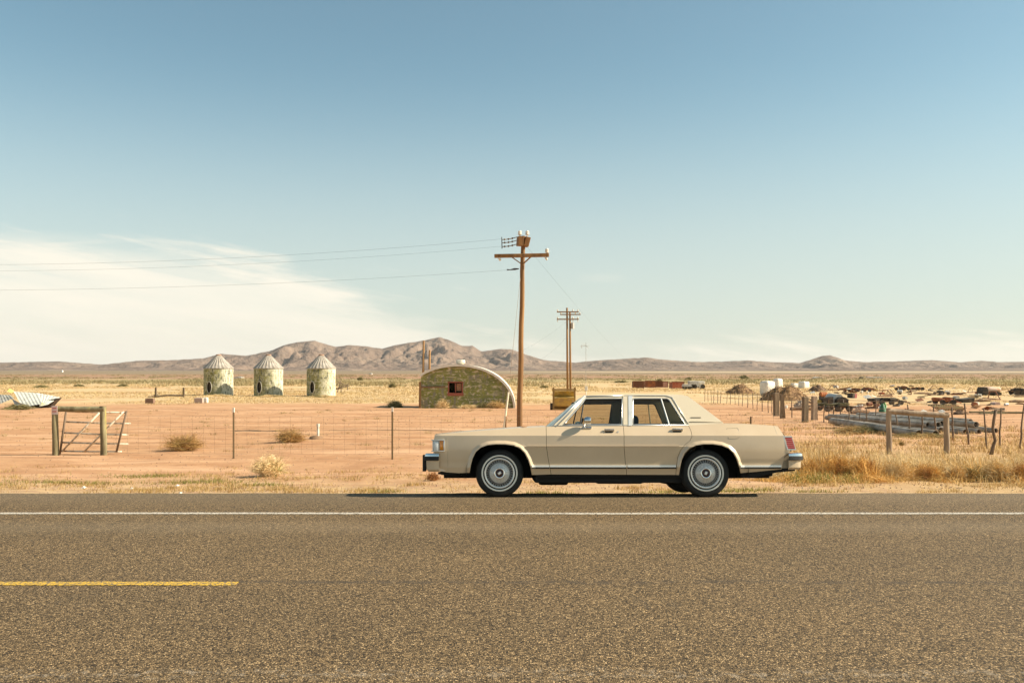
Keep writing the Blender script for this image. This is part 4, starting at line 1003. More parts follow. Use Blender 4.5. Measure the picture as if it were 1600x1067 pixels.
# twin poles
for i, (pb, pt, top, Y, arms) in enumerate(((887, 886, 481, 106, ((870, 904, 487.5), (870, 904, 499))), (891.5, 890.5, 488, 109, ((875, 907, 491.5),)))):
    s = Spot(pb, Y=Y); t_ = thing('utility_pole', ('taller left one' if i == 0 else 'shorter right one') + ' of the two close-set wooden poles above the yellow machine', 'utility pole', s.loc)
    mb = MB(); a = s.p(pb, 620); c_ = s.p(pt, top); mb.tube([(a[0], 0, -.3), c_], [.15, .11], 10); mb.build('pole_shaft', Mpole, t_, smooth=True)
    for x0, x1, y_ in arms:
        mb = MB(); mb.box(((s.X(x0) + s.X(x1)) / 2, -.15, s.Z(y_)), (s.X(x1) - s.X(x0), .1, .13)); mb.build('crossarm', Mpole, t_)
        for q in (x0 + 1.2, x1 - 1.2, (x0 + x1) / 2 + 8):
            mb = MB(); insulator(mb, (s.X(q), -.15, s.Z(y_) + .07), .22, .08); mb.build('insulator', Mglassins, t_, smooth=True)
            if y_ > 495: mb = MB(); mb.tube([(s.X(q), -.15, s.Z(y_)), (s.X(q), -.15, s.Z(y_ + 4))], .05, 6); mb.build('hanging_insulator', Mglassins, t_, smooth=True)
    if i: mb = MB(); mb.lathe([(.001, 0), (.2, .02), (.2, .75), (.001, .8)], 12, 'Z', (s.X(894.5), -.1, s.Z(514))); mb.build('transformer', Mgalv, t_, smooth=True, ang=40)
wire(W3(884, 503, 106), W3(712, 574, 92), 1.2, .006, 'overhead_wire', 'thin wire sagging from the twin poles down to the green hut')
wire(W3(884, 528, 106), W3(806, 573, 100), .8, .006, 'overhead_wire', 'lower thin wire dropping left from the twin poles')
for px, top, b_, r, lab in ((660.8, 532, 618, .12, 'taller left one of the two thin poles behind the green hut'), (670.3, 547, 618, .12, 'shorter right one of the two thin poles behind the green hut')):
    s = Spot(px, Y=104); mb = MB(); mb.tube([(0, 0, -.3), (s.X(px + 1.2), 0, s.Z(top))], [r * 1.25, r], 8); one('wooden_pole', mb, Mpole, lab, 'pole', s, smooth=True)
s = Spot(915.5, Y=102); an = thing('antenna_mast', 'very thin antenna mast with a white box at its foot above the windshield', 'antenna', s.loc)
mb = MB(); mb.tube([(0, 0, 0), (0, 0, s.Z(535))], .022, 5); mb.tube([s.p(907, 541), s.p(921, 540)], .018, 4); mb.tube([s.p(911, 537), s.p(920, 544)], .018, 4); mb.tube([s.p(909, 539), s.p(909, 544)], .03, 4); mb.build('mast', Mgalv, an)
mb = MB(); mb.box(s.p(916, 607), (.32, .3, .5), bev=.03); mb.tube([s.p(916, 611), s.p(916, 622)], .04); mb.build('equipment_box', Mwhite, an)

# yellow machine
s = Spot(881, 641); ym = thing('yellow_hopper', 'yellow steel hopper standing in the dry grass above the windshield', 'farm machine', s.loc)
My = mat('faded_yellow_paint', (.52, .36, .075), .7, col2=(.36, .25, .08), scale=2.5, col3=(.6, .47, .2), s3=1.2)
mb = MB(); hw = s.X(897.5) - s.X(864); mb.grid([[(s.X(866), -.1, s.Z(611)), (s.X(898), -.1, s.Z(611))], [(s.X(866), .3, s.Z(620)), (s.X(898), .3, s.Z(620))], [(s.X(866), -.5, s.Z(621)), (s.X(897), -.5, s.Z(621))], [(s.X(866), -.3, s.Z(634)), (s.X(897), -.3, s.Z(634))], [(s.X(866), .4, s.Z(639)), (s.X(896), .4, s.Z(639))]]); mb.box((s.X(881), .9, s.Z(626)), (hw, .1, 1.6)); mb.build('hopper_body', My, ym)
mb = MB()
for q in (864.5, 897.5): mb.box((s.X(q), -.3, s.Z(623)), (.14, .2, s.Z(605) - s.Z(641)))
mb.box((s.X(881), -.35, s.Z(608.5)), (hw + .2, .16, .14)); mb.box((s.X(879), -.3, s.Z(640)), (hw * .8, .12, .12)); mb.build('frame', mat('brown_yellow_frame', (.30, .19, .06), .8), ym)
mb = MB(); mb.lathe([(.001, -.12), (.3, -.12), (.3, .12), (.001, .12)], 14, 'X', (s.X(862), 0, .28)); mb.build('roller', Mblk, ym); mb = MB(); mb.lathe([(.001, -.12), (.3, -.12), (.3, .12), (.001, .12)], 14, 'X', (s.X(899), 0, .28)); mb.build('roller', Mblk, ym)

# ruined sheet metal at far left
s = Spot(45, 637); rn = thing('collapsed_tin_roof', 'heap of collapsed pale corrugated roof sheets at the far left', 'wreckage', s.loc)
def csheet(mb, a, b_, c_, d, n=13, amp=.016):
    a, b_, c_, d = map(Vector, (a, b_, c_, d)); nn = (b_ - a).cross(d - a).normalized(); rows = []
    for i in range(n + 1):
        t0 = i / n; r = []
        for k in range(7):
            p_ = a.lerp(b_, t0).lerp(d.lerp(c_, t0), k / 6); r.append(p_ + nn * amp * (1 if i % 2 else -1))
        rows.append(r)
    mb.grid(rows); 
Mws = mat('pale_roof_sheet', (.64, .62, .55), .6, metal=.1, col2=(.50, .49, .42), scale=2, col3=(.55, .50, .15), s3=.8, lo3=.66, hi3=.7)
mb = MB(); csheet(mb, s.p(21, 611.5, 1.5), s.p(60, 614, 1.6), s.p(68, 630.5, -1.2), s.p(35, 636, -1.4)); mb.build('sheet', Mws, rn)
mb = MB(); csheet(mb, s.p(60, 614, 1.65), s.p(94, 620.5, 1.2), s.p(74, 632, -1.0), s.p(62, 635, -1.25)); mb.build('sheet', Mws, rn)
mb = MB(); csheet(mb, s.p(18, 622, -.2), s.p(30, 629, -1.0), s.p(52, 637, -1.5), s.p(24, 634, -1.0)); mb.build('sheet', Mws, rn)
mb = MB(); csheet(mb, s.p(-12, 616, .4), s.p(16, 617, .3), s.p(22, 622, -.4), s.p(-8, 634, -1)); mb.build('sheet', mat('grey_bent_sheet', (.42, .41, .37), .6, col2=(.25, .24, .2), scale=2), rn)
mb = MB(); csheet(mb, s.p(11, 611, .9), s.p(15, 607, 1.2), s.p(22, 611, 1.3), s.p(18, 614, .8), 8); mb.build('sheet', mat('yellow_green_sheet', (.58, .60, .18), .7), rn)
mb = MB(); mb.prism([s.p(30, 634)[::2], s.p(88, 622)[::2], s.p(74, 637)[::2], s.p(34, 638)[::2]], .2, 1.0); mb.build('rubble', Mblk, rn)
# broken timbers, blocks
s = Spot(537, 616); mb = MB()
for a, c_ in (((527, 613), (532, 597)), ((532, 597), (540, 603)), ((525, 602), (533, 594)), ((528, 606), (545, 600)), ((533, 613), (533, 599)), ((524, 608), (546, 603)), ((543, 609), (543, 600))): mb.tube([s.p(*a), s.p(*c_, .6)], .09, 5)
o = one('broken_timbers', mb, Mwood, 'tangle of broken grey timbers right of the third silo', 'timbers', s)
s = Spot(265, 621); mb = MB(); mb.box(s.p(243.5, 613), (.22, .22, s.Z(606) - s.Z(621))); mb.box(s.p(287, 613), (.24, .22, s.Z(606) - s.Z(621))); mb.tube([s.p(238, 620), s.p(262, 617.5), s.p(288, 618)], .14, 6); mb.tube([s.p(232, 621, -.6), s.p(246, 616, .3)], .12, 6)
one('low_rail', mb, Mwood, 'low broken rail between two short dark posts left of the silos', 'rail', s)
for px, py, w_, h_, m_, lab in ((234.5, 630, 13, 7.5, mat('brown_block', (.20, .12, .08), .9), 'small brown block on the dirt left of the silos'), (311, 630, 13, 8, mat('grey_block', (.40, .30, .24), .9), 'grey concrete block in front of the leftmost silo'), (321.5, 629.5, 6, 8, Mwhite, 'small white block beside the grey block before the leftmost silo')):
    s = Spot(px, py); k = s.Y / F; mb = MB(); mb.box((0, 0, h_ * k / 2), (w_ * k, .5, h_ * k), bev=.04); mb.box((0, 0, h_ * k), (w_ * k * .6, .3, .05), bev=.01); one('block', mb, m_, lab, 'block', s)
# far tiny buildings on the plain
for i, (px, py, w_, h_, roof, lab) in enumerate(((373, 591.5, 13, 3.2, 0, 'tiny white farm building far beyond the gap between the left and middle silos'), (97, 581.5, 2.2, 3.5, 0, 'tiny white tower far out on the plain at the left'), (1277, 592, 11, 3, 0, 'tiny white shed far behind the white tanks'), (1366, 592, 20, 2.6, 1, 'far white flat-roofed carport above the junk yard'), (1346, 592, 8, 3.4, 2, 'tiny dark domed tank far behind the junk yard'), (579, 585, 5, 2.4, 0, 'tiny pale shed on the plain right of the third silo'))):
    s = Spot(px, py); k = s.Y / F; hb = thing('far_building' if i not in (1, 4) else 'far_tank', lab, 'building' if i not in (1, 4) else 'tank', s.loc)
    if roof == 2: mb = MB(); mb.lathe([(w_ * k / 2, 0), (w_ * k / 2, h_ * k * .5), (w_ * k * .3, h_ * k * .9), (.01, h_ * k)], 14); mb.build('dome', Mblk, hb, smooth=True)
    elif roof == 1:
        mb = MB(); mb.box((0, 0, h_ * k), (w_ * k, 5, .35)); mb.build('roof', Mwhite, hb)
        for q in (-.45, -.15, .15, .45): mb = MB(); mb.box((w_ * k * q, -2, h_ * k / 2 - .1), (.3, .3, h_ * k - .2)); mb.build('post', Mgalv, hb)
    else:
        mb = MB(); mb.box((0, 0, h_ * k * .35), (w_ * k, 5, h_ * k * .7)); mb.build('wall', Mwhite, hb); mb = MB(); mb.prism([(-w_ * k * .52, h_ * k * .705), (w_ * k * .52, h_ * k * .705), (0, h_ * k)], -2.7, 2.7); mb.build('roof', Mgalv, hb)

# ------------------------------------------------------------------ fences
YF = Yof(712)
def hbrace(pxa, pxb, ytop_a, ytop_b, base, m_, r, label, railr):
    s = Spot((pxa + pxb) / 2, base); t_ = thing('fence_brace', label, 'fence brace', s.loc)
    for px, yt in ((pxa, ytop_a), (pxb, ytop_b)):
        mb = MB(); pts = [(s.X(px) + .01 * math.sin(k), 0, -.2 + (s.Z(yt) + .2) * k / 6) for k in range(7)]; mb.tube(pts, [r * (1.06 - .02 * k) for k in range(7)], 12); mb.build('post', m_, t_, smooth=True, ang=50)
    mb = MB(); mb.tube([(s.X(pxa) - r * .6, -.01, s.Z(ytop_a + 4.5)), (s.X((pxa + pxb) / 2), 0, s.Z((ytop_a + ytop_b) / 2 + 5)), (s.X(pxb) + r * .6, -.01, s.Z(ytop_b + 4.5))], railr, 12); mb.build('top_rail', m_, t_, smooth=True, ang=50)
    return s, t_
s, t_ = hbrace(86.5, 161.5, 634, 634.5, 712, Mwoodg, .085, 'mossy wooden H-shaped brace at the left holding an open tube gate', .078)
mb = MB(); mb.box((s.X(88), -.10, s.Z(640.5)), (.16, .01, .24)); sg = mb.build('notice', mat('faded_pink_notice', (.62, .50, .46), .7), t_)
mb = MB()
for k in range(2): mb.box((s.X(88), -.107, s.Z(637.5 + k * 5)), (.12, .004, .03))
mb.build('printed_band', mat('faded_red_print', (.45, .12, .10), .7), sg)
YB = s.Y
# leaning gate
g0 = Spot(148, Y=YB + .35); gt = thing('tube_gate', 'rusty leaning farm gate of metal tubes behind the left fence brace', 'gate', g0.loc)
Mgate = mat('gate_tube_metal', (.66, .58, .45), .6, metal=.1, col2=(.30, .20, .12), scale=9, lo=.5, hi=.62)
for y0, y1, x0, x1 in ((642.5, 644.5, 104, 198), (658.8, 662, 101, 204), (676, 679.5, 97, 200), (691, 693.5, 95, 200), (704.5, 705.5, 93, 190)):
    mb = MB(); mb.tube([g0.p(x0, y0), g0.p((x0 + x1) / 2, (y0 + y1) / 2 + .5), g0.p(x1, y1)], .024, 8); mb.build('rail', Mgate, gt, smooth=True)
for a, c_ in (((103.5, 641), (93, 713)), ((198, 642), (182, 706))): mb = MB(); mb.tube([g0.p(*a, -.03), g0.p(*c_, -.03)], .03, 8); mb.build('upright', mat('dark_gate_upright', (.16, .11, .07), .8) if 'dark_gate_upright' not in bpy.data.materials else bpy.data.materials['dark_gate_upright'], gt, smooth=True)
for a, c_ in (((155, 645), (98, 704)), ((193.5, 643), (131, 706))): mb = MB(); mb.tube([g0.p(*a, -.05), g0.p(*c_, -.05)], .026, 6); mb.build('diagonal_strap', Mgate, gt, smooth=True)
s2, t2 = hbrace(1389, 1479, 637.5, 644.5, 711, Mgrayw, .077, 'grey wooden H-shaped brace in the roadside grass at the right', .075)
# front fence: t-posts
for px, top, base, lab in ((365, 637, 720, 'thin metal fence post with a pale tip left of the big tumbleweed'), (613, 636, 720, 'thin metal fence post nearest the car front'), (1173, 644, 712, 'dark metal fence post behind the trunk lid of the car')):
    s = Spot(px, Y=YF - .9 if px < 1000 else YF); t_ = thing('fence_post', lab, 'fence post', s.loc)
    mb = MB(); h = s.Z(top) ; mb.box((0, 0, h / 2 - .1 - .06), (.045, .012, h + .08)); mb.box((0, -.016, h / 2 - .16), (.012, .02, h + .08)); mb.build('shaft', Mtpost, t_)
    if px < 1000: mb = MB(); mb.box((0, -.005, h - .06), (.048, .045, .12)); mb.build('painted_tip', Mwhite, t_)
def fence_run(p0, p1, zs, label, stay=.0, r=.0016, n=30, sagk=.012):
    a, c_ = Vector(p0), Vector(p1); mb = MB()
    for zi, z in enumerate(zs):
        pts = []
        for k in range(n + 1):
            q = k / n; P_ = a.lerp(c_, q); gzv = gz(P_.x, P_.y); pts.append((P_.x - a.x, P_.y - a.y, gzv * .6 + (a.z + (c_.z - a.z) * q) * .4 - a.z + z - sagk * math.sin(q * math.pi * 5 + zi) ** 2))
        mb.tube(pts, r, 3, cap=False)
    if stay:
        L = (c_ - a).length; k = 0
        while k * stay < L:
            P_ = a.lerp(c_, k * stay / L); zz = gz(P_.x, P_.y) * .6 + (a.z + (c_.z - a.z) * k * stay / L) * .4 - a.z
            mb.tube([(P_.x - a.x, P_.y - a.y, zz + zs[0]), (P_.x - a.x + rnd.uniform(-.02, .02), P_.y - a.y, zz + zs[-2])], r * .7, 3, cap=False); k += 1
    o = mb.build('wire_fence', Mwire); o.location = a; return tag(o, label, 'fence wire')
ya, yb = YF - .15, YF - .9
fence_run((at(165, ya), ya, gz(at(165, ya), ya)), (at(1386, s2.Y), s2.Y, gz(at(1386, s2.Y), s2.Y)), (.06, .20, .34, .48, .62, .78, .94, 1.10, 1.28), 'woven wire fence running behind the car from brace to brace', .3, .0028, 60)
fence_run((at(1481, s2.Y), s2.Y, gz(at(1481, s2.Y), s2.Y)), (at(1800, s2.Y + .5), s2.Y + .5, gz(at(1800, s2.Y), s2.Y)), (.25, .5, .75, .98, 1.2), 'loose fence wires right of the right-hand brace', 0, .0028, 20)
# side fence of crooked sticks
sticks = [(1354, 1355, 636, 671), (1369, 1368, 624, 664), (1399, 1405, 645, 677), (1419, 1423, 632, 680), (1441, 1441, 647, 684), (1459, 1462, 634, 679), (1487, 1490, 636, 688), (1507, 1515, 630, 694), (1537, 1543, 638, 702), (1564, 1562, 637, 701), (1599, 1593, 632, 702)]
sticks += [(1100 + X_ * .1593, 1100 + X_ * .1593 + rnd.uniform(-1, 1), t0, b0) for X_, t0, b0 in ((10, 607, 628), (40, 608, 628), (70, 608, 629), (100, 609, 630), (135, 609, 631), (165, 612, 631), (228, 611, 631), (262, 612, 632), (303, 611, 632), (345, 611, 634), (380, 613, 635), (430, 613, 637), (475, 613, 639), (525, 615, 641), (572, 617, 643), (630, 616, 645), (662, 620, 647), (860, 626, 653), (1110, 630, 656), (1178, 632, 660), (1225, 633, 660), (1272, 634, 662), (1340, 636, 664), (1420, 636, 667), (1530, 637, 669))]
Mstick = mat('crooked_stick_wood', (.20, .13, .08), .9, col2=(.11, .075, .045), scale=7)
for i, (pt, pb, top, base) in enumerate(sorted(sticks, key=lambda q: q[3])):
    s = Spot(pb, base); mb = MB(); h = s.Z(top); x1 = s.X(pt); K = 6; r = .022 + .012 * rnd.random()
    mb.tube([(x1 * k / K + rnd.uniform(-.02, .02), rnd.uniform(-.02, .02), -.15 + (h + .15) * k / K) for k in range(K + 1)], [r * (1.2 - .06 * k) for k in range(K + 1)], 6)
    lab = 'slim crooked stick post in the side fence running back into the field' if base < 690 else {694: 'leaning thin stick post just right of the right-hand brace', 702: ('dark leaning stick post left of the crooked one' if pt < 1560 else 'tall stick post at the right edge of the frame'), 701: 'thin stick post right of the thick crooked one'}[base]
    o = one('stick_post', mb, Mstick, lab, 'fence post', s, 'stick posts of the side fence', smooth=True)
s = Spot(1548, 711); mb = MB(); mb.tube([s.p(1548, 714), s.p(1551, 700), s.p(1555, 688), s.p(1551, 670), s.p(1553, 655), s.p(1556, 641)], [.06, .05, .045, .04, .042, .045], 8); one('stick_post', mb, Mstick, 'thick crooked S-bent stick post near the right edge', 'fence post', s, smooth=True)
base_line = [(1102, 628), (1180, 638), (1250, 650), (1303, 662), (1360, 672), (1423, 682), (1490, 690), (1543, 702)]
mb = MB(); o0 = Vector(Spot(*base_line[0]).loc); SP = [Spot(*q) for q in base_line]
for hh in (.35, .7, 1.05, 1.35): mb.tube([Vector(q.loc) - o0 + Vector((0, 0, hh)) for q in SP], .008, 3, cap=False)
o = mb.build('wire_fence', Mwire); o.location = o0; tag(o, 'wire strands strung along the stick posts across the right-hand field', 'fence wire')
for (x0, x1, top, base, lab) in ((1209, 1216.5, 614, 650, 'brown square post, leftmost of the four stout gate posts'), (1219, 1227, 617, 654, 'dark leaning double post, second of the four stout gate posts'), (1254, 1262, 620, 660, 'brown weathered post, third of the four stout gate posts'), (1268.5, 1275.5, 619, 656, 'grey post with brace boards, rightmost of the four stout gate posts')):
    s = Spot((x0 + x1) / 2, base); t_ = thing('stout_post', lab, 'post', s.loc, 0); mm = Mgrayw if x0 > 1260 else Mwood; wv = s.X(x1) - s.X(x0)
    if x0 == 1219:
        mb = MB(); mb.box((-wv * .2, 0, s.Z(635.5)), (wv * .45, .2, s.Z(617) - s.Z(655)), rot=(0, .03, 0)); mb.build('post', Mwood, t_); mb = MB(); mb.box((wv * .22, .1, s.Z(636.5)), (wv * .4, .16, s.Z(619) - s.Z(655)), rot=(0, -.08, 0)); mb.build('post', Mwood, t_)
    else:
        mb = MB(); mb.box((0, 0, s.Z((top + base) / 2) - .05), (wv, wv, s.Z(top) - s.Z(base) + .1), rot=(0, rnd.uniform(-.02, .02), .2), bev=.02); mb.build('post', mm, t_)
    if x0 > 1260: mb = MB(); mb.box((-.35, 0, s.Z(628)), (.7, .06, .12), rot=(0, .25, 0)); mb.box((-.3, 0, s.Z(634)), (.6, .06, .1)); mb.build('brace_board', mm, t_)
# small vent pipe on the dirt
s = Spot(497, 686); t_ = thing('standpipe', 'short white standpipe with a clod of soil at its foot between the weeds', 'pipe', s.loc)
mb = MB(); mb.tube([(0, 0, -.1), (.0, 0, s.Z(663))], .045, 10); mb.tube([(0, 0, s.Z(666)), (0, 0, s.Z(662))], .06, 10); mb.build('pipe', Mpale, t_, smooth=True, ang=50)
mb = MB(); mb.lathe([(.28, -.03), (.22, .06), (.1, .1), (.001, .11)], 12); mb.V = [(x * (1 + .3 * mnoise.noise(Vector((x * 9, y * 9, z * 9)))) - .08, y, z) for x, y, z in mb.V]; mb.build('clod', mat('brown_clod', (.22, .13, .07), .95), t_, smooth=True)
# ------------------------------------------------------------------ the junk yard on the right
def unroll(mb, k=.12, f=1.0):
    mb.V = [(x + k * mnoise.noise(Vector((x * f, y * f, z * f))), y + k * mnoise.noise(Vector((x * f + 9, y * f, z * f))), z + k * mnoise.noise(Vector((x * f, y * f + 9, z * f)))) for x, y, z in mb.V]
Mrusto = mat('orange_rust_steel', (.42, .15, .05), .9, col2=(.24, .085, .04), scale=1.4, lo=.4, hi=.6)
Mpink = mat('faded_pink_steel', (.66, .40, .30), .8, col2=(.55, .30, .22), scale=2)
Mredp = mat('red_barn_paint', (.36, .085, .04), .8, col2=(.45, .16, .07), scale=2)
Mbrownj = mat('brown_scrap', (.13, .08, .05), .9, col2=(.24, .14, .07), scale=3, lo=.45, hi=.55)
Molive = mat('olive_scrap', (.11, .10, .045), .9, col2=(.20, .16, .07), scale=3)
def container(px0, px1, top, base, m_, label, depth=2.4, name='scrap_bin', cat='container', grp=None):
    s = Spot((px0 + px1) / 2, base); t_ = thing(name, label, cat, s.loc, rnd.uniform(-.12, .12), grp); w_ = (px1 - px0) / F * s.Y; h = (base - top) / F * s.Y
    mb = MB(); n = 14; rows = []
    mb.box((0, 0, h / 2), (w_, depth, h - .1))
    for k in range(n): mb.box((-w_ / 2 + w_ * (k + .5) / n, -depth / 2, h / 2), (w_ / n * .5, .10, h - .2))
    mb.build('shell', m_, t_)
    mb = MB()
    for q in (-1, 1): mb.box((q * w_ / 2, -depth / 2, h / 2), (.14, .16, h + .04)); 
    mb.box((0, -depth / 2 - .02, h), (w_ + .1, .14, .14)); mb.box((0, -depth / 2 - .02, .1), (w_ + .1, .14, .14)); mb.build('frame', Mrust, t_); return t_
container(988.5, 1004.5, 595.5, 606.5, Mrust, 'dark rusty red scrap bin, leftmost of the row beyond the car roof')
container(1007, 1023, 595, 605.5, Mrusto, 'orange rusted scrap bin, second of the row beyond the car roof')
container(1024, 1034, 595.5, 605, Mrust, 'small dark rusty bin directly left of the pink one')
container(1034.5, 1042.5, 596, 605, Mpink, 'small faded pink bin in the row beyond the car roof')
container(1047.5, 1066, 596, 606.5, Mredp, 'red-brown scrap bin, rightmost of the row beyond the car roof')
# white box truck and dark trailer
s = Spot(1089, 607); k = s.Y / F; tr = thing('box_truck', 'white and grey box truck parked beyond the car roof right of the rusty bins', 'truck', s.loc)
mb = MB(); mb.box((-6 * k, 0, 7.5 * k), (14 * k, 2.4, 9 * k), bev=.08); mb.build('cargo_box', Mgalv, tr); mb = MB(); mb.box((6 * k, 0, 9.6 * k), (9 * k, 2.3, 4.5 * k), bev=.08); mb.build('sleeper', Mwhite, tr)
mb = MB(); mb.prism([(2 * k, 1.5 * k), (11 * k, 1.5 * k), (11 * k, 4.5 * k), (8.5 * k, 7 * k), (2 * k, 7 * k)], -1.1, 1.1); mb.build('cab', Mwhite, tr)
for q in (-9 * k, -5 * k, 7.5 * k): mb = MB(); mb.lathe([(.001, -1.25), (.5, -1.25), (.5, 1.2), (.001, 1.2)], 16, 'Y', (q, 0, .5)); mb.build('wheel', Mblk, tr)
s = Spot(1073, 608.5); k = s.Y / F; t_ = thing('flat_trailer', 'dark low trailer between the red bin and the white box truck', 'trailer', s.loc)
mb = MB(); mb.box((0, 0, 5 * k), (14 * k, 2, 1.2 * k)); mb.box((0, 0, 7 * k), (12 * k, 1.8, 2.2 * k)); mb.build('deck', Mgalv, t_)
for q in (-5, -1, 3, 6): mb = MB(); mb.box((q * k, 0, 2.4 * k), (1.5 * k, 1.6, 4.6 * k)); mb.build('support', Mblk, t_)
def tankbox(x0, x1, top, base, label, rz):
    s = Spot((x0 + x1) / 2, base); t_ = thing('water_tank', label, 'tank', s.loc, rz); w_ = (x1 - x0) / F * s.Y * .86; h = (base - top) / F * s.Y
    mb = MB(); mb.box((0, 0, h / 2), (w_, w_ * .9, h), bev=min(.35, h * .18)); mb.build('tank_body', Mwhite, t_, smooth=True, ang=50)
    mb = MB(); mb.lathe([(.3, h - .02), (.3, h + .07), (.001, h + .1)], 14); mb.build('lid', Mpale, t_)
    mb = MB()
    for q in (.33, .66): mb.box((0, 0, h * q), (w_ + .03, w_ * .9 + .03, .07), bev=.03)
    mb.build('band', Mpale, t_)
tankbox(1188, 1210, 595, 617, 'largest white water tank, partly hidden behind the brown brush heap', .55)
tankbox(1208.5, 1222.5, 592, 607, 'white water tank standing behind the largest one', .5)
tankbox(1236, 1248, 599, 606, 'low white tank left of the squat one, right of the brush heap', .3)
tankbox(1248, 1264, 596.5, 607.5, 'squat white tank, rightmost of the four', .6)
def heap(x0, x1, top, base, m_, label, depth=.8, name='brush_heap', cat='heap', seed=0, blades=500, hang=.3):
    s = Spot((x0 + x1) / 2, base); w_ = (x1 - x0) / F * s.Y; h = (base - top) / F * s.Y; mb = MB(); rows = []
    for i in range(17):
        r = []
        for j in range(33):
            u, v = -1 + j / 16, -1 + i / 8; q = max(0, 1 - (abs(u) ** 1.5 + v * v)) ** .8
            r.append((u * w_ / 2, v * w_ * depth / 2, h * q * (.85 + .35 * mnoise.noise(Vector((u * 3 + seed, v * 3, 0))))  + .07 * h * mnoise.noise(Vector((u * 11 + seed, v * 11, 2))) - .02))
        rows.append(r)
    mb.grid(rows)
    for k in range(blades):
        r = rnd.choice(rnd.choice(rows)); d = Vector((rnd.uniform(-1, 1), rnd.uniform(-1, 1), rnd.uniform(-.4, .7))).normalized() * rnd.uniform(.2, .6) * min(1, h)
        if r[2] < .03: continue
        p_ = Vector(r); n_ = d.cross(Vector((0, 1, 0))).normalized() * .03
        mb.add([p_ - n_, p_ + n_, p_ + d], [(0, 1, 2)])
    return one(name, mb, m_, label, cat, s)
Mbrush = mat('dead_brush', (.19, .105, .05), .95, col2=(.27, .16, .07), scale=2, island=(.12, .065, .03))
heap(1132, 1180, 598.5, 615, Mbrush, 'smaller brown brush heap beyond the car trunk', seed=3)
heap(1187, 1264, 600, 625, Mbrush, 'large brown brush heap behind the stout gate posts', seed=8, blades=1500)
heap(1262, 1293, 601, 612, Mbrownj, 'dark pile of scrap timber right of the squat white tank', seed=5)
heap(1334, 1354, 633, 645, mat('pinkish_rubble', (.42, .25, .17), .95, col2=(.55, .38, .26), scale=3), 'pinkish rubble heap left of the green chute', name='rubble_heap', seed=12, blades=150)
heap(1489, 1512, 640, 648, Mbrownj, 'low brown heap just right of the right-hand brace top', name='rubble_heap', seed=14, blades=150)
heap(1240, 1262, 624, 636, mat('grey_rubble', (.35, .27, .20), .95, col2=(.5, .42, .33), scale=3), 'grey rubble heap between the stout gate posts', name='rubble_heap', seed=21, blades=200)
def wagon(x0, x1, top, base, m_, label, load=None, name='scrap_trailer', wheels=2, cat='trailer'):
    s = Spot((x0 + x1) / 2, base); k = s.Y / F; w_ = (x1 - x0) * k; h = (base - top) * k; t_ = thing(name, label, cat, s.loc, rnd.uniform(-.2, .2))
    r = min(.45, h * .36)
    mb = MB(); mb.box((0, -.8, h * .52), (w_, .14, .14)); mb.box((0, .8, h * .52), (w_, .14, .14))
    for q in np.linspace(-.48, .48, 6): mb.box((w_ * q, 0, h * .55), (.12, 1.6, .10))
    mb.tube([(w_ / 2, 0, h * .5), (w_ / 2 + .8, 0, .15)], .06, 5); mb.build('chassis', m_, t_)
    for q in np.linspace(-.3, .3, wheels):
        for y_ in (-.95, .95): mb = MB(); mb.lathe([(.001, -.1), (r * .5, -.1), (r * .55, -.12), (r, -.12), (r, .12), (.001, .12)], 16, 'Y', (w_ * q, y_, r)); mb.build('wheel', Mblk, t_)
    if load:
        mb = MB()
        for k_ in range(9): mb.box((rnd.uniform(-.42, .42) * w_, rnd.uniform(-.5, .5), h * rnd.uniform(.66, .88)), (w_ * rnd.uniform(.1, .35), rnd.uniform(.3, 1), h * rnd.uniform(.15, .32)), rot=(0, rnd.uniform(-.2, .2), rnd.uniform(-.4, .4)))
        mb.build('load', load, t_)
wagon(1276, 1331, 630, 643, Mbrownj, 'long dark low trailer under the two black drums', Molive, wheels=3)
wagon(1313, 1366, 606.5, 613, Mrust, 'long rusty trailer frame beyond the black drums', Mrust, wheels=4)
wagon(1361, 1411, 621.5, 632, Mbrownj, 'dark scrap trailer piled with boards above the pipe stack', Mblk, wheels=3)
wagon(1427, 1441, 602.5, 610, Mrusto, 'little rusty hay wagon far out in the straw', None)
wagon(1463, 1479, 610.5, 617, Mbrownj, 'dark farm implement left of the broken white chairs', Mblk, name='farm_implement', cat='implement')
wagon(1462, 1489, 621, 632, Mrusto, 'rust orange plough with a dark beam', Mrusto, name='plough', cat='plough')
wagon(1579, 1612, 604.5, 617, Mbrownj, 'dark loaded flatbed cut off by the right edge', Mblk, wheels=3)
wagon(1400, 1420, 604, 611, Mbrownj, 'low brown wreck left of the little hay wagon', Mrust)
# black open box, arched tank, dark slanted box
s = Spot(1290.5, 631.5); k = s.Y / F; t_ = thing('open_drum', 'black open box standing on the dark trailer left of the arched one', 'drum', s.loc)
mb = MB(); mb.prism([(-7 * k, 0), (7 * k, 0), (7.4 * k, 12.5 * k), (5 * k, 11.5 * k), (-6 * k, 11.8 * k), (-7.3 * k, 12.8 * k)], -.8, .8); mb.build('box', Mblk, t_); mb = MB(); mb.box((-.2 * k, -.83, 5 * k), (1.0 * k, .05, 5 * k)); mb.build('handle', Mbrownj, t_)
s = Spot(1279.5, 631.5); k = s.Y / F; mb = MB(); mb.lathe([(.001, -.3), (3.6 * k, -.25), (3.6 * k, .25), (.001, .3)], 18, 'Y', (0, 0, 4 * k)); one('cable_reel', mb, My, 'round yellow reel beside the black open box', 'reel', s, smooth=True, ang=40)
s = Spot(1313.5, 631.5); k = s.Y / F; t_ = thing('arched_tank', 'black arched tank end with a pale grey body behind it', 'tank', s.loc)
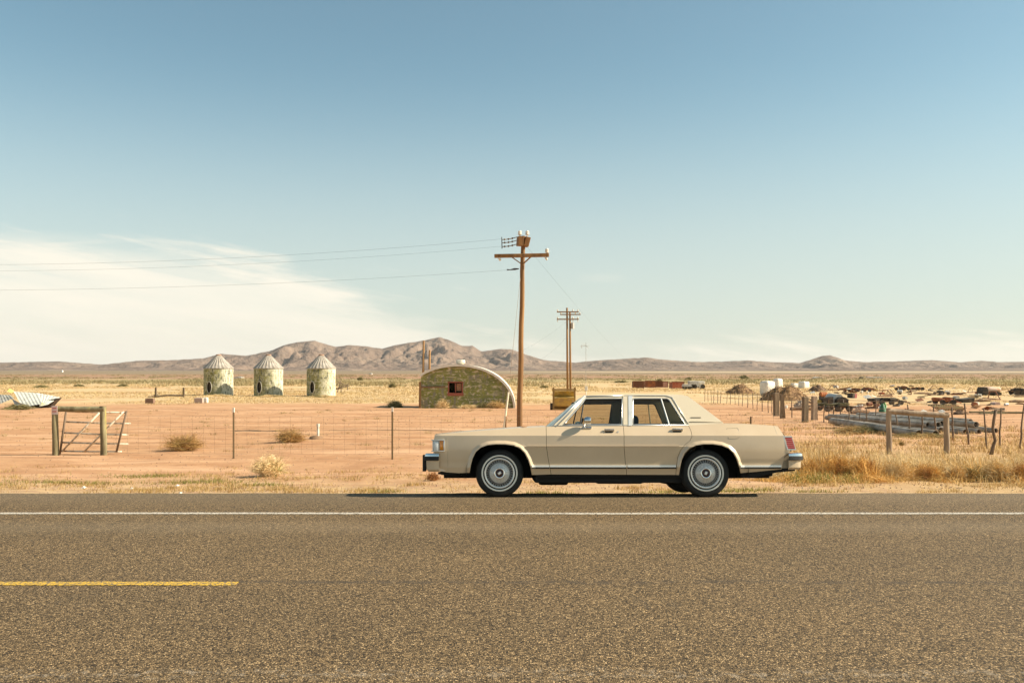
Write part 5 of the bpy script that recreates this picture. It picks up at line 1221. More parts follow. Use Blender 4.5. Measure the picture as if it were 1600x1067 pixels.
def archp(w_, h): return [(-w_, 0)] + [(-w_ * math.cos(a), h * .35 + h * .65 * math.sin(a)) for a in np.linspace(0, math.pi, 15)] + [(w_, 0)]
mb = MB(); mb.prism(archp(8.5 * k, 12 * k), -.7, .2); mb.build('tank_end', Mblk, t_); mb = MB(); mb.prism([(x - 1.5 * k, z) for x, z in archp(8 * k, 16 * k)], .21, 3); mb.build('tank_body', Mgalv, t_); mb = MB(); mb.box((.5 * k, -.73, 5 * k), (.8 * k, .05, 5 * k)); mb.build('valve', Mgalv, t_)
s = Spot(1507, 629); k = s.Y / F; t_ = thing('dump_box', 'black slanted dump box in front of the white chairs', 'scrap box', s.loc)
mb = MB(); mb.prism([(-8 * k, 0), (8 * k, 1 * k), (10 * k, 7.5 * k), (-9.5 * k, 5.5 * k)], -.9, .9); mb.build('box', Mblk, t_); mb = MB(); mb.box((-12 * k, 0, 3 * k), (6 * k, .12, .12), rot=(0, .4, 0)); mb.build('drawbar', Mblk, t_)
s = Spot(1487, 631); k = s.Y / F; mb = MB(); mb.tube([(0, 0, 0), (0, 0, 7 * k), (.3 * k, 0, 10 * k)], [.3, .22, .35], 8); mb.tube([(-2 * k, 0, 6 * k), (2 * k, 0, 7 * k)], .12, 6); one('hand_pump', mb, Mblk, 'dark upright pump beside the rusty plough', 'pump', s)
s = Spot(1331.5, 621.5); k = s.Y / F; t_ = thing('crate', 'red and dark crate tilted on the straw', 'crate', s.loc, .4)
mb = MB(); mb.box((0, 0, 3.8 * k), (8.5 * k, 1, 7 * k), rot=(0, .08, 0)); mb.build('box', mat('dull_red_box', (.32, .09, .08), .8), t_); mb = MB(); mb.box((-2.6 * k, -.03, 3.9 * k), (4 * k, 1.03, 7.3 * k), rot=(0, .08, 0)); mb.build('dark_door', Mblk, t_)
for i, (px, py, w_, h_, m_, lab) in enumerate(((1346.5, 615, 4, 4, Mwhite, 'small white drum left of the smaller white one'), (1356, 615.5, 3, 3.4, Mwhite, 'smallest white drum beside the yellow cap'), (1368, 612, 5, 4, My, 'yellow machine part at the end of the rusty trailer frame'), (1377.5, 617, 6, 3.5, Mredp, 'small red box right of the two small white drums'), (1228.5, 638, 3.5, 5, Mwhite, 'white plastic canister at the foot of the dark gate post'), (1310, 643, 6, 3.5, My, 'yellow lump below the arched tank'), (1481, 614, 5, 3.5, Mwhite, 'white bin right of the dark implement'), (1494, 623, 5, 5, Mgalv, 'pale grey bin left of the slanted dump box'), (1555, 633, 8, 4.5, mat('pink_grey_box', (.50, .36, .30), .8), 'small pinkish box alone on the dirt near the right'), (1526, 634, 7, 5, Mwhite, 'white barrel lying near the right-hand fence wires'))):
    s = Spot(px, py); k = s.Y / F; mb = MB()
    if i in (0, 1, 4, 9): mb.lathe([(.001, 0), (w_ * k / 2, 0), (w_ * k / 2 * 1.04, h_ * k * .5), (w_ * k / 2, h_ * k * .95), (w_ * k * .2, h_ * k), (.001, h_ * k)], 14); nm = 'drum'
    else: mb.prism([(-w_ * k / 2, 0), (w_ * k / 2, 0), (w_ * k * .45, h_ * k * .8), (w_ * k * .1, h_ * k), (-w_ * k * .46, h_ * k * .85)], -.5, .5); nm = 'scrap_box'
    one(nm, mb, m_, lab, nm.replace('_', ' '), s)
s = Spot(1379, 643); k = s.Y / F; t_ = thing('green_chute', 'dark green cone-shaped chute behind the left post of the right-hand brace', 'chute', s.loc)
mb = MB(); mb.lathe([(6 * k, 0), (5 * k, 4 * k), (2.2 * k, 11 * k), (1.6 * k, 13 * k), (.001, 13.2 * k)], 18); mb.build('cone', mat('dark_green_paint', (.03, .13, .06), .6), t_, smooth=True, ang=50); mb = MB(); mb.tube([(3 * k, 0, 0), (5 * k, 0, 9 * k), (3.4 * k, 0, 14 * k)], .06, 6); mb.build('handle', mat('bright_green_pipe', (.15, .4, .15), .6), t_)
# white broken chairs
for i, px in enumerate((1526, 1532)):
    s = Spot(px, 622.5); k = s.Y / F; t_ = thing('white_chair', ('left' if i == 0 else 'right') + ' one of two white plastic chairs lying out in the junk yard', 'chair', s.loc, .4 * i)
    mb = MB(); mb.box((0, 0, 2.6 * k), (3 * k, .5, .08)); mb.build('seat', Mwhite, t_); mb = MB(); mb.box((-1.5 * k, 0, 4.6 * k), (.1, .5, 4 * k), rot=(0, -.3, 0)); mb.build('backrest', Mwhite, t_)
    for q in (-1.2, 1.2):
        for y_ in (-.2, .2): mb = MB(); mb.tube([(q * k, y_, 0), (q * k, y_, 2.6 * k)], .04, 5); mb.build('leg', Mwhite, t_)
# tank truck
s = Spot(1547, 617); k = s.Y / F; t_ = thing('tank_truck', 'old tank truck with dark cab and pinkish white tank near the right edge', 'truck', s.loc)
mb = MB(); mb.lathe([(.001, -12 * k), (3.6 * k, -11.6 * k), (4.6 * k, -10 * k), (4.8 * k, 0), (4.6 * k, 14 * k), (3.6 * k, 15.4 * k), (.001, 16 * k)], 22, 'X', (0, 0, 9 * k)); mb.build('tank', mat('pinkish_white_tank', (.66, .50, .40), .7, col2=(.52, .30, .16), scale=.8), t_, smooth=True, ang=60)
mb = MB(); mb.prism([(-16 * k, 2 * k), (-8 * k, 2 * k), (-8 * k, 8 * k), (-9.5 * k, 13 * k), (-14 * k, 13 * k), (-16 * k, 8 * k)], -1.0, 1.0); mb.build('cab', Mblk, t_); mb = MB(); mb.box((0, 0, 3.6 * k), (28 * k, 1.4, 1.3 * k)); mb.build('chassis', Mblk, t_)
for q in (-11, 5, 10): mb = MB(); mb.lathe([(.001, -1.05), (2.6 * k, -1.05), (2.6 * k, 1.0), (.001, 1.0)], 16, 'Y', (q * k, 0, 2.6 * k)); mb.build('wheel', Mblk, t_)
# harrow frame and long dark beam
s = Spot(1488, 641); k = s.Y / F; mb = MB()
for q in range(4): mb.tube([(-22 * k, q * .6, (4 + q * 1.1) * k), (22 * k, q * .6, (4.4 + q * 1.1) * k)], .05, 5)
for q in range(12): mb.tube([((-21 + q * 3.8) * k, 0, 1 * k), ((-20 + q * 3.8) * k, 1.8, 8 * k)], .045, 5)
one('harrow', mb, mat('green_rust_frame', (.20, .18, .07), .8, col2=(.28, .13, .05), scale=3), 'wide harrow frame with teeth above the pipe ends', 'harrow', s)
s = Spot(1560, 646); k = s.Y / F; mb = MB(); mb.box((0, 0, 2.6 * k), (90 * k, .3, 2.6 * k), rot=(0, .012, 0), bev=.03); mb.box((-14 * k, -.4, 1.0 * k), (40 * k, .3, 1.6 * k), bev=.03); one('long_beam', mb, Molive, 'long dark beam lying on the dirt at the right edge', 'beam', s)
for px, py, ln, lab in ((1535, 627.5, 28, 'thin dark rail lying behind the pinkish box'), (1590, 629, 24, 'rusty rail at the far right edge'), (1440, 616, 24, 'rusty rail left of the rust orange plough'), (1255, 641, 40, 'long brown log lying behind the stout gate posts'), (1345, 647, 30, 'dark plank lying just above the steel pipes')):
    s = Spot(px, py); k = s.Y / F; mb = MB(); mb.tube([(-ln / 2 * k, 0, .1), (-ln * .1 * k, .1, .16), (ln / 2 * k, .2, .12)], [.14, .17, .13], 7); one('fallen_beam', mb, Mbrownj, lab, 'beam', s)
# ------------------------------------------------------------------ steel pipe stack
Mpipe = mat('grey_steel_pipe', (.42, .375, .31), .8, metal=0, col2=(.25, .20, .145), scale=2.5, stretch=(.4, 1, 1), lo=.4, hi=.6)
ends = [(1414.5, 667.5, 1292, 653.5, 4.0), (1436, 677.5, 1300, 658, 5.2), (1462, 678, 1310, 659, 5.2), (1470, 673, 1316, 656, 4.4), (1466.5, 663.5, 1308, 651.5, 4.2), (1472, 661.5, 1314, 650.5, 4.0), (1493.5, 673, 1330, 657, 4.0), (1494.5, 660.8, 1340, 649, 3.6), (1507, 661.5, 1346, 649.5, 3.8), (1508.5, 675, 1350, 659, 4.2), (1516.5, 658.5, 1360, 648, 3.9), (1525.5, 663, 1366, 650.5, 4.0), (1556, 674, 1384, 655, 3.7), (1530, 675, 1372, 656, 3.6), (1450, 663.5, 1296, 650.8, 3.6), (1484, 668, 1322, 653, 3.8)]
for i, (xe, ye, xs_, ys_, r_) in enumerate(ends):
    base = ye + r_ if ye > 665 else ye + r_ + 9
    Ye = Yof(max(base, 672)) if ye < 665 else Yof(base); Ys = Ye + 9
    s = Spot(xe, Y=Ye); a = Vector(s.p(xe, ye)); sp0 = Vector((at(xs_, Ys) - s.x, Ys - Ye, hz(ys_ - 1, Ys) - s.z)); R_ = r_ * 1.12 / F * Ye
    if a.z < R_ * .8: a.z = R_ * .8
    d = (a - sp0).normalized(); t_ = thing('steel_pipe', 'long grey steel pipe in the pile with its dark open end facing the road', 'pipe', s.loc, 0, 'steel pipes piled behind the right-hand brace')
    mb = MB(); ax = d; u = ax.cross(Vector((0, 0, 1))).normalized(); v = u.cross(ax); n = 20
    rows = []
    for p_, rr in ((a - d * .6, R_ * .88), (a, R_ * .88), (a, R_), (sp0, R_)): rows.append([tuple(p_ + u * rr * math.cos(q) + v * rr * math.sin(q)) for q in np.linspace(0, 2 * math.pi, n + 1)])
    mb.grid(rows); mb.build('pipe_wall', Mpipe, t_, smooth=True, ang=40)
    mb = MB(); mb.add([a - d * .12] + [a - d * .12 + u * R_ * .87 * math.cos(q) + v * R_ * .87 * math.sin(q) for q in np.linspace(0, 2 * math.pi, n, endpoint=False)], [(0, k + 1, (k + 1) % n + 1) for k in range(n)]); mb.build('pipe_bore_shade', Mblk, t_)  # black disc stands in for the shade inside the open pipe

# ------------------------------------------------------------------ grass and brush
def vmat(name, a, b_, c3=None, tr=0):
    m = mat(name, a, .9, island=b_, spec=.1, col2=c3, scale=1.1 if c3 else 4, lo=.5, hi=.62)
    return m
def blades(name, base, H, Wd, lean, m_, kind='stuff', n_seg=2, parent=None, droop=.6, dirs=None):
    """base (n,3), H (n), Wd width; each blade a thin curved ribbon"""
    n = len(base); base = np.asarray(base, float); H = np.broadcast_to(np.asarray(H, float), n).reshape(n, 1)
    an = nr.uniform(0, 2 * np.pi, n) if dirs is None else dirs; dv = np.stack([np.cos(an), np.sin(an), np.zeros(n)], 1)
    fa = nr.uniform(-.6, .6, n); wv = np.stack([np.cos(fa), np.sin(fa), np.zeros(n)], 1) * np.broadcast_to(np.asarray(Wd, float), n).reshape(n, 1) / 2
    L_ = np.abs(nr.normal(0, 1, (n, 1))) * lean + .05; Vs = []
    for k in range(n_seg + 1):
        t_ = k / n_seg; c_ = base + dv * H * L_ * (t_ ** 1.6) + np.array([0, 0, 1.0]) * H * (t_ - droop * L_.clip(0, 1) * t_ ** 2 * .6)
        if k < n_seg: Vs += [c_ - wv * (1 - .5 * t_), c_ + wv * (1 - .5 * t_)]
        else: Vs += [c_]
    V = np.stack(Vs, 1); m = V.shape[1]; V = V.reshape(-1, 3); b0 = (np.arange(n) * m)
    quads = np.concatenate([np.stack([b0 + 2 * k, b0 + 2 * k + 1, b0 + 2 * k + 3, b0 + 2 * k + 2], 1) for k in range(n_seg - 1)]) if n_seg > 1 else np.zeros((0, 4), int)
    tri = np.stack([b0 + 2 * (n_seg - 1), b0 + 2 * (n_seg - 1) + 1, b0 + 2 * n_seg], 1)
    me = bpy.data.meshes.new(name); me.vertices.add(len(V)); me.vertices.foreach_set('co', V.ravel())
    nl = quads.size + tri.size; me.loops.add(nl); me.loops.foreach_set('vertex_index', np.concatenate([quads.ravel(), tri.ravel()]).astype(np.int32))
    npy = len(quads) + len(tri); me.polygons.add(npy); me.polygons.foreach_set('loop_start', np.concatenate([np.arange(len(quads)) * 4, quads.size + np.arange(len(tri)) * 3]).astype(np.int32))
    me.update(calc_edges=True); me.materials.append(m_); o = bpy.data.objects.new(name, me); COL.objects.link(o)
    if parent is not None: o.parent = parent
    elif kind: o['kind'] = kind
    return o
def gza(x, y): return np.array([gz(a, b_) for a, b_ in zip(x, y)])
def clumps(cx, cy, per, spread):
    x = np.repeat(cx, per) + nr.normal(0, 1, len(cx) * per) * np.repeat(spread, per) if np.ndim(spread) else np.repeat(cx, per) + nr.normal(0, spread, len(cx) * per)
    y = np.repeat(cy, per) + nr.normal(0, 1, len(cx) * per) * (np.repeat(spread, per) if np.ndim(spread) else spread)
    return x, y
Vstraw = vmat('straw_blades', (.66, .47, .22), (.44, .28, .11)); Vgold = vmat('golden_grass_blades', (.86, .53, .17), (.52, .29, .085), (.40, .23, .07)); Vgreen = vmat('green_weed_blades', (.17, .19, .045), (.36, .30, .09)); Vpalest = vmat('pale_straw_blades', (.74, .58, .33), (.56, .38, .17))
# straw field far out
def nmask(x, y, s_, th): return np.array([mnoise.noise(Vector((a * s_, b_ * s_, 7.7))) > th for a, b_ in zip(x, y)])
U_ = nr.uniform(0, 1, 60000); Yc = 82 * (330 / 82.) ** (U_ ** 1.15); Xc = nr.uniform(-.72, .72, len(Yc)) * Yc
keep = nmask(Xc, Yc, .045, -.18) & ((Yc > 97) | (nmask(Xc, Yc, .3, .1) & (Yc > 91))); keep &= ~((Xc > 12) & (Yc < 170) & nmask(Xc, Yc, .12, -.05)); Xc, Yc = Xc[keep], Yc[keep]
x, y = clumps(Xc, Yc, 4, .22); z = gza(x, y) - .03
blades('dry_grass', np.stack([x, y, z], 1), nr.uniform(.10, .42, len(x)) * np.where(y < 140, .62, 1), .05 * (y / 110), .55, Vpalest, n_seg=2)
print('field blades', len(x))
# low straw between fences on the right
n = 5200; Xc = nr.uniform(4.5, 26, n); Yc = nr.uniform(16.5, 60, n) ** 1.0; k_ = (Xc > 4.8 + .06 * Yc + nr.normal(0, .8, n)) & (Yc < 30 + 22 * nr.uniform(0, 1, n) ** 2) & nmask(Xc, Yc, .5, -.25); Xc, Yc = Xc[k_], Yc[k_]
x, y = clumps(Xc, Yc, 14, .12); blades('dry_grass', np.stack([x, y, gza(x, y) - .02], 1), nr.uniform(.08, .34, len(x)) * np.clip(1.2 - y / 90, .5, 1), .010 * np.clip(y / 20, 1, 3), .7, Vstraw, n_seg=2)
# the tall golden roadside grass
def hgt(x, y): return np.array([.50 + .55 * mnoise.noise(Vector((a * .6, b_ * .6, 1.1))) + .55 * mnoise.noise(Vector((a * 1.5, b_ * 1.5, 4))) + .3 * mnoise.noise(Vector((a * 4.1, b_ * 4.1, 9))) for a, b_ in zip(x, y)]).clip(.14, 1.2) * (.66 + .62 * np.exp(-((x - 6.2) / .95) ** 2) + .22 * np.exp(-((x - 9.3) / .5) ** 2))
n = 2400; Xc = nr.uniform(4.6, 14.5, n); Yc = 17.5 + np.abs(nr.normal(0, 1.0, n)) + .25 * nr.uniform(-1, 1, n); k_ = nmask(Xc, Yc, .7, -.22) & ((Xc < 7.6) | nmask(Xc, Yc, .9, -.02) | (nr.uniform(0, 1, n) < .25)); Xc, Yc = Xc[k_], Yc[k_]; x, y = clumps(Xc, Yc, 24, .13)
f = np.clip((x - 4.9) / 1.2, .25, 1); h = hgt(x, y) * nr.uniform(.45, 1.15, len(x)) * f * np.where(y > 20, .6, 1)
blades('tall_roadside_grass', np.stack([x, y, gza(x, y) - .02], 1), h, .007, 1.5, Vgold, n_seg=4, droop=1.3)
n = 2600; Xc = nr.uniform(5.2, 14.5, n); Yc = 18.0 + np.abs(nr.normal(0, 1.6, n)); k_ = nmask(Xc, Yc, .45, -.05); Xc, Yc = Xc[k_], Yc[k_]; x, y = clumps(Xc, Yc, 22, .13); h = (hgt(x, y) * .9 + .08) * nr.uniform(.45, 1.1, len(x))
blades('tall_roadside_grass', np.stack([x, y, gza(x, y) - .02], 1), h, .0065, 1.5, Vpalest, n_seg=4, droop=1.3, dirs=nr.normal(2.6, 1.3, len(x)))
n = 230; Xc = nr.uniform(5.4, 14.5, n); Yc = nr.uniform(17.2, 17.9, n); k_ = nmask(Xc, Yc * 0, .5, -.05); Xc, Yc = Xc[k_], Yc[k_]; x, y = clumps(Xc, Yc, 26, .09); blades('green_weeds', np.stack([x, y, gza(x, y) - .02], 1), nr.uniform(.08, .30, len(x)), .010, .7, Vgreen, n_seg=2)
# low weeds and litter on the verge
n = 3600; Xc = nr.uniform(-12, 13, n); Yc = 14.9 + np.abs(nr.normal(0, 2.6, n)); k_ = nmask(Xc, Yc * 1.6, .55, .16) | (nr.uniform(0, 1, n) < .1); Xc, Yc = Xc[k_], Yc[k_]
x, y = clumps(Xc, Yc, 12, .07); blades('verge_grass', np.stack([x, y, gza(x, y) - .01], 1), nr.uniform(.03, .13, len(x)), .007, 1.0, vmat('verge_grass_blades', (.60, .40, .17), (.38, .26, .09)), n_seg=2)
cg = [(-8.6, 17.2, 1.4, .25), (-6.1, 17.4, 1.2, .3), (-9.9, 16.6, .8, .2), (-2.2, 15.2, .5, .12), (.6, 14.95, .5, .12), (3.8, 15.3, .6, .2), (4.2, 15.6, .6, .2), (2.6, 15.1, .7, .15), (12.2, 15.7, 1.6, .3), (9.2, 15.6, .35, .1), (10.5, 15.4, .12, .06), (5.1, 15.2, .5, .1), (-7.6, 18.6, 1.0, .3), (-4.6, 16.6, .7, .2)]
X_, Y_ = [], []
for cx, cy, wx, wy in cg:
    m_n = int(1400 * wx * (wy + .1)); X_ += list(nr.normal(cx, wx * .45, m_n)); Y_ += list(nr.normal(cy, wy * .6, m_n))
x, y = np.array(X_), np.clip(np.array(Y_), 14.8, 99); blades('green_weeds', np.stack([x, y, gza(x, y) - .01], 1), nr.uniform(.02, .11, len(x)), .009, 1.0, Vgreen, n_seg=2)
# pebbles and litter
mb = MB()
for k in range(900):
    a, b_ = rnd.uniform(-11, 13), 13.5 + abs(rnd.gauss(0, 2.4)); r = rnd.uniform(.006, .02); z = gz(a, b_)
    mb.add([(a + r * math.cos(q), b_ + r * math.sin(q), z) for q in (0, 1.3, 2.6, 3.9, 5.1)] + [(a, b_, z + r * 1.1)], [(i, (i + 1) % 5, 5) for i in range(5)])
mb.build('gravel', mat('pale_gravel', (.44, .33, .22), .9, island=(.22, .15, .09)), kind='stuff')
for px, py, r, lab in ((130, 757, .045, 'white crumpled litter at the road edge below the tube gate'), (205, 758, .035, 'flat white litter right of the crumpled one'), (276, 754, .04, 'white litter on the verge below the big tumbleweed'), (281, 767.5, .03, 'small white scrap at the very edge of the asphalt'), (591, 764.5, .03, 'white scrap on the verge in front of the car')):
    s = Spot(px, Y=15.2 + (765 - py) * .13); mb = MB(); mb.add([(-r, 0, 0), (r * .7, -.03, .005), (r, .05, .02), (-.2 * r, .03, r), (-r, .06, .01)], [(0, 1, 3), (1, 2, 3), (2, 4, 3), (4, 0, 3), (0, 1, 2, 4)]); one('litter', mb, Mwhite, lab, 'litter', s)

mb = MB()
for k in range(5200):
    b_ = 16 + 60 * rnd.random() ** 1.6; a = rnd.uniform(-.62, .62) * b_; r = rnd.uniform(.012, .04) * (b_ / 30) ** .6; z = gz(a, b_) - r * .3
    mb.add([(a + r * math.cos(q) * rnd.uniform(.7, 1.2), b_ + r * math.sin(q), z) for q in (0, 1.3, 2.6, 3.9, 5.1)] + [(a, b_, z + r * 1.2)], [(i, (i + 1) % 5, 5) for i in range(5)])
mb.build('stones', mat('yard_stones', (.46, .30, .19), .95, island=(.20, .12, .07)), kind='stuff')
n = 420; Yc = 20 + 55 * nr.uniform(0, 1, n) ** 1.3; Xc = nr.uniform(-.62, .45, n) * Yc; k_ = nmask(Xc, Yc, .16, .0); Xc, Yc = Xc[k_], Yc[k_]; x, y = clumps(Xc, Yc, 22, .11)
blades('sparse_weeds', np.stack([x, y, gza(x, y) - .01], 1), nr.uniform(.04, .20, len(x)), .008 * np.clip(y / 25, 1, 3), 1.1, vmat('sparse_weed_blades', (.50, .36, .16), (.26, .20, .08)), n_seg=2)
# individual bushes
def bush(px, py, w_, h_, label, mats, n=500, cat='bush', name='tumbleweed', group=None, wdt=1.0, spot=None, twig=.006, up=.25):
    s = spot or Spot(px, py); k = s.Y / F; W_, H_ = w_ * k / 2, h_ * k; t_ = thing(name, label, cat, s.loc, 0, group)
    o = []
    for m_, cnt, nm in mats:
        mb = MB(); lobes = [(rnd.uniform(0, 2 * math.pi), rnd.uniform(.62, 1.08), rnd.uniform(.2, .45)) for _ in range(7)]
        for _ in range(int(n * cnt)):
            lb = rnd.choice(lobes); a = lb[0] + rnd.gauss(0, lb[2]); e = math.asin(rnd.uniform(up * .2, 1)); L_ = rnd.uniform(.4, 1.0) * lb[1]
            if rnd.random() < .04: L_ *= 1.25
            tip = Vector((W_ * math.cos(a) * math.cos(e) * L_, W_ * .8 * math.sin(a) * math.cos(e) * L_, H_ * math.sin(e) * L_ + .02)); b0 = Vector((rnd.gauss(0, .12) * W_, rnd.gauss(0, .1) * W_, 0))
            mid = b0.lerp(tip, .5) + Vector((rnd.gauss(0, .1) * W_, rnd.gauss(0, .1) * W_, .12 * H_ + rnd.gauss(0, .08) * H_))
            d = Vector((rnd.uniform(-1, 1), rnd.uniform(-.4, .4), rnd.uniform(-1, 1))).normalized() * twig * wdt
            mb.add([b0 - d, b0 + d, mid + d * .8, mid - d * .8, tip], [(0, 1, 2, 3), (3, 2, 4)])
            for _k in range(3):
                q = mid.lerp(tip, rnd.uniform(0, 1)); e2 = Vector((rnd.gauss(0, .16) * W_, rnd.gauss(0, .16) * W_, rnd.gauss(.02, .16) * H_)); mb.add([q - d * .6, q + d * .6, q + e2], [(0, 1, 2)])
        mb.build(nm, m_, t_)
    return t_
Vtum = vmat('tumbleweed_twigs', (.56, .34, .13), (.30, .17, .06)); Vtumg = vmat('olive_twigs', (.38, .26, .09), (.22, .15, .055)); Vcreo = vmat('creosote_leaves', (.16, .15, .06), (.30, .25, .12)); Vred = vmat('reddish_twigs', (.46, .22, .08), (.28, .13, .05))
bush(286, 704, 84, 32, 'broad dry tumbleweed on the dirt between gate and fence post', ((Vtum, .7, 'twigs'), (Vtumg, .3, 'green_twigs')), 900)
bush(454, 691, 72, 27, 'rounded tumbleweed left of the white standpipe', ((Vtum, .6, 'twigs'), (Vtumg, .4, 'green_twigs')), 900)
bush(676, 751, 26, 16, 'small reddish tumbleweed under the front bumper of the car', ((Vred, 1, 'twigs'),), 300)
bush(423, 746, 92, 38, 'pale straw tuft on the verge between the two fence posts', ((vmat('cream_straw_blades', (.86, .68, .40), (.66, .46, .22)), 1.1, 'blades'), (Vgreen, .12, 'green_blades')), 700, cat='grass tuft', name='grass_tuft', twig=.005, up=1.2)
bush(622, 637, 50, 14, 'dark scrubby bush at the left end of the green hut', ((Vcreo, 1, 'twigs'),), 700, name='scrub_bush', twig=.02)
for px, w_, h_, m_, lab in ((690, 40, 18, Vpalest, 'tall straw weeds against the left half of the green hut'), (752, 22, 12, Vcreo, 'dark green weed at the foot of the green hut wall'), (776, 46, 14, Vstraw, 'tan weeds against the right half of the green hut'), (733, 44, 8, Vpalest, 'low pale weeds below the red framed window')):
    bush(px, 639, w_, h_, lab, ((m_, 1, 'blades'),), 420, cat='weeds', name='weed_clump', twig=.015, spot=Spot(px, Y=Yof(637.5) - 1.0))
for i, (px, lab) in enumerate(((340, 'low dry weeds at the foot of the leftmost silo'), (419, 'low dry weeds at the foot of the middle silo'), (500, 'low dry weeds at the foot of the third silo'))):
    bush(px, 622, 60, 4.0, lab, ((Vpalest, .8, 'blades'), (Vcreo, .3, 'dark_blades')), 600, cat='weeds', name='weed_clump', twig=.025, spot=Spot(px, Y=132 - i * 2 - 1.8))
bush(1290, 735, 60, 40, 'orange brown bush in the roadside grass behind the rear bumper', ((Vred, .5, 'twigs'), (Vgold, .6, 'leaves')), 700, name='scrub_bush', twig=.005, spot=Spot(1290, Y=18.4))
bush(1255, 745, 44, 18, 'dark leafy weed right below the rear bumper', ((Vcreo, .5, 'leaves'), (Vgold, .5, 'blades')), 500, name='scrub_bush', twig=.006, spot=Spot(1268, Y=17.7))
bush(1515, 745, 70, 30, 'dark rounded bush in the roadside grass near the right edge', ((Vcreo, .4, 'twigs'), (Vgold, .6, 'blades')), 800, name='scrub_bush', twig=.005, spot=Spot(1520, Y=17.7))
for px, Yb, w_, h_, mm_, lab in ((1262, 18.0, 60, 40, Vgold, 'golden grass clump touching the rear bumper of the car'), (1308, 17.9, 74, 50, Vgold, 'tallest golden grass clump between the car tail and the right-hand brace'), (1352, 17.8, 66, 46, Vgold, 'golden grass clump just left of the right-hand brace'),
        (1400, 17.7, 70, 38, Vpalest, 'pale grass clump below the left post of the right-hand brace'), (1450, 17.8, 60, 32, Vgold, 'golden grass clump below the middle of the right-hand brace'), (1492, 17.7, 50, 30, Vpalest, 'pale grass clump just right of the right-hand brace'), (1560, 17.7, 80, 42, Vpalest, 'broad pale grass clump below the crooked stick post'), (1600, 17.6, 60, 36, Vgold, 'golden grass clump cut off by the right edge')):
    bush(px, 0, w_, h_, lab, ((mm_, .8, 'blades'), (Vred if mm_ is Vgold else Vgold, .25, 'dry_stems')), 1100, cat='grass clump', name='grass_clump', twig=.004, spot=Spot(px, Y=Yb), up=.9)
bush(1409, 698, 14, 8, 'tiny grey bush between the posts of the right-hand brace', ((Vtumg, 1, 'twigs'),), 220, name='scrub_bush')
bush(1300, 672, 110, 13, 'band of dark weeds at the left ends of the steel pipes', ((Vcreo, .5, 'leaves'), (Vstraw, .5, 'blades')), 900, cat='weeds', name='weed_clump', twig=.010, spot=Spot(1345, Y=Yof(676)))
bush(1420, 683, 130, 9, 'straggling weeds in front of the steel pipe ends', ((Vcreo, .5, 'leaves'), (Vstraw, .6, 'blades')), 900, cat='weeds', name='weed_clump', twig=.008, spot=Spot(1440, Y=Yof(684)))
for px, py, w_, h_, lab in ((26, 640, 60, 12, 'dry weeds at the foot of the collapsed tin roof'), (70, 606, 40, 6, 'dark creosote bush above the collapsed tin roof'), (125, 604, 24, 5, 'dark creosote bush above the left fence brace'), (190, 604, 26, 5, 'small creosote bush left of the low broken rail'), (613, 606, 20, 11, 'green bush out in the straw left of the hut poles'), (562, 594, 14, 7, 'small green bush on the plain beyond the broken timbers'), (1165, 592, 30, 8, 'green bush on the plain beyond the car trunk'), (1075, 594, 16, 6, 'green bush just above the dark low trailer'), (1030, 596, 14, 5, 'small bush right behind the orange scrap bin'), (850, 607, 22, 5, 'dark bush between the tall pole and the yellow hopper'), (970, 598, 26, 4, 'low dark bush left of the rusty bins')):
    bush(px, py, w_, h_, lab, ((Vcreo, 1, 'leaves'),), 380, name='creosote_bush', twig=.03 * max(1, Yof(py) / 120))
# scrub belt that merges with distance
U_ = nr.uniform(0, 1, 7000); Yc = 230 * (900 / 230.) ** U_; Xc = nr.uniform(-.72, .72, len(Yc)) * Yc; k_ = nmask(Xc, Yc, .02, -.1); Xc, Yc = Xc[k_], Yc[k_]
x, y = clumps(Xc, Yc, 16, .9); blades('desert_scrub', np.stack([x, y, gza(x, y) - .05], 1), nr.uniform(.3, 1.2, len(x)), .22, .8, vmat('scrub_leaves', (.30, .25, .12), (.46, .36, .20)), n_seg=1)
# single dry stalks behind the car's tail
for i in range(9):
    s = Spot(1262 + i * 9 + rnd.uniform(-4, 4), Y=rnd.uniform(18, 20)); mb = MB(); h = rnd.uniform(.7, 1.15); dx = rnd.uniform(-.5, .1)
    pts = [(dx * (k / 6) ** 1.5, 0, h * k / 6) for k in range(7)]; mb.tube(pts, [.006 - .0007 * k for k in range(7)], 4)
    for k in range(2, 6):
        for q in (-1, 1): mb.tube([pts[k], (pts[k][0] + q * rnd.uniform(.03, .12), rnd.uniform(-.05, .05), pts[k][2] + rnd.uniform(.05, .15))], .002, 3)
    one('dry_stalk', mb, mat('dry_stalk_brown', (.42, .26, .11), .9) if i == 0 else bpy.data.materials['dry_stalk_brown'], 'tall thin dry stalk leaning left in the golden grass behind the car tail', 'stalk', s, 'dry stalks behind the car')

# ------------------------------------------------------------------ loose scrap strewn over the yard
def s_plate(): mb = MB(); csheet(mb, (-.6, 0, .02), (.5, -.2, .15), (.6, .5, .5), (-.5, .6, .3), 8, .02); return mb
def s_rods():
    mb = MB()
    for k in range(5): mb.tube([(-.9 + .1 * k, rnd.uniform(-.3, .3), .05 + .05 * k), (.9 - .1 * k, rnd.uniform(-.3, .3), .12 + .06 * k)], .035, 5)
    return mb
def s_barrel(): mb = MB(); mb.lathe([(.001, -.42), (.28, -.42), (.30, -.40), (.29, -.15), (.31, -.13), (.29, -.1), (.29, .1), (.31, .13), (.29, .15), (.30, .40), (.28, .42), (.001, .42)], 16, 'X', (0, 0, .3)); return mb
def s_tyre(): mb = MB(); mb.tube([(.34 * math.cos(a), .34 * math.sin(a), .12 + .1 * math.cos(a)) for a in np.linspace(0, 2 * math.pi, 18, endpoint=False)], .12, 8, closed=True); return mb
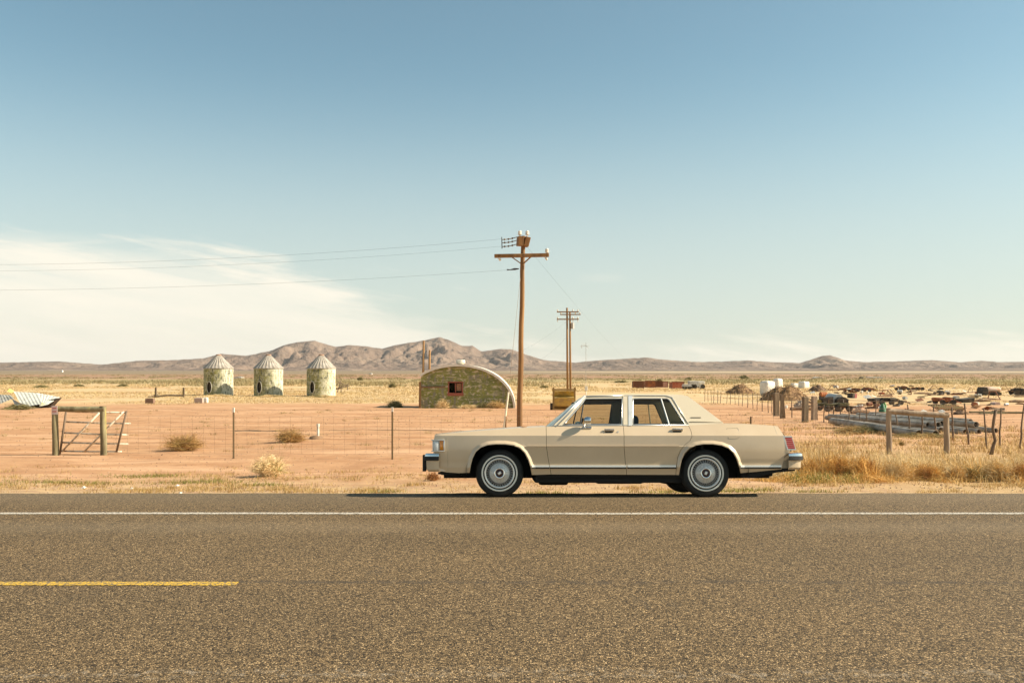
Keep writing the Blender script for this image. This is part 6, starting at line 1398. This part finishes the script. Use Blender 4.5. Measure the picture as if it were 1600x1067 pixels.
def s_frame():  # generic scrap frame added as clutter
    mb = MB()
    for a, c_ in (((-.9, 0, .1), (.9, 0, .15)), ((-.9, .6, .1), (.9, .6, .2)), ((-.8, 0, .1), (-.8, .6, .1)), ((.8, 0, .15), (.8, .6, .2)), ((-.8, 0, .1), (-.3, .1, .9)), ((.3, .3, .9), (.8, 0, .15)), ((-.3, .1, .9), (.3, .3, .9))): mb.tube([a, c_], .05, 5)
    return mb
def s_boards():
    mb = MB()
    for k in range(5): mb.box((rnd.uniform(-.2, .2), rnd.uniform(-.2, .2), .06 + .07 * k), (rnd.uniform(1, 1.8), .2, .05), rot=(0, rnd.uniform(-.05, .05), rnd.uniform(-.5, .5)))
    return mb
kinds = [('bent_plate', s_plate, [Mws, Mrust, Mgalv], 'small bent metal sheet lying loose in the junk yard', 'scrap sheet'), ('rod_bundle', s_rods, [Mrust, Mbrownj], 'small bundle of rusty rods lying loose in the junk yard', 'scrap rods'),
         ('barrel', s_barrel, [Mrusto, Mgalv, Mrust], 'small barrel lying on its side in the junk yard', 'barrel'), ('old_tyre', s_tyre, [Mblk], 'old black tyre lying flat in the junk yard', 'tyre'),
         ('scrap_frame', s_frame, [Mbrownj, Mrust], 'small rusty scrap frame standing in the junk yard', 'rack'), ('board_pile', s_boards, [Mwood, Mgrayw], 'small pile of crossed boards in the junk yard', 'boards')]
protos = {}
for i in range(110):
    kd = kinds[(i * 5 + i // 7) % 6]; m_ = kd[2][i % len(kd[2])]; key = (kd[0], m_.name)
    while True:
        px = rnd.uniform(1262, 1600); py = rnd.choice((rnd.uniform(604, 618), rnd.uniform(612, 634), rnd.uniform(626, 646)))
        if py < 640 - max(0, (1330 - px)) * .25 or px > 1340: break
    if kd[0] == 'scrap_frame' and py > 622: py -= 16
    s = Spot(px, py)
    if key not in protos: o = kd[1]().build(kd[0], m_); protos[key] = o
    else: o = protos[key].copy(); COL.objects.link(o)
    o.location = s.loc; o.rotation_euler = (0, 0, rnd.uniform(0, 6.28)); sc = rnd.uniform(.6, 1.2) * (.7 if py > 626 else 1); o.scale = (sc, sc, sc)
    tag(o, kd[3], kd[4], 'loose ' + kd[0].replace('_', ' ') + ' pieces in the junk yard')
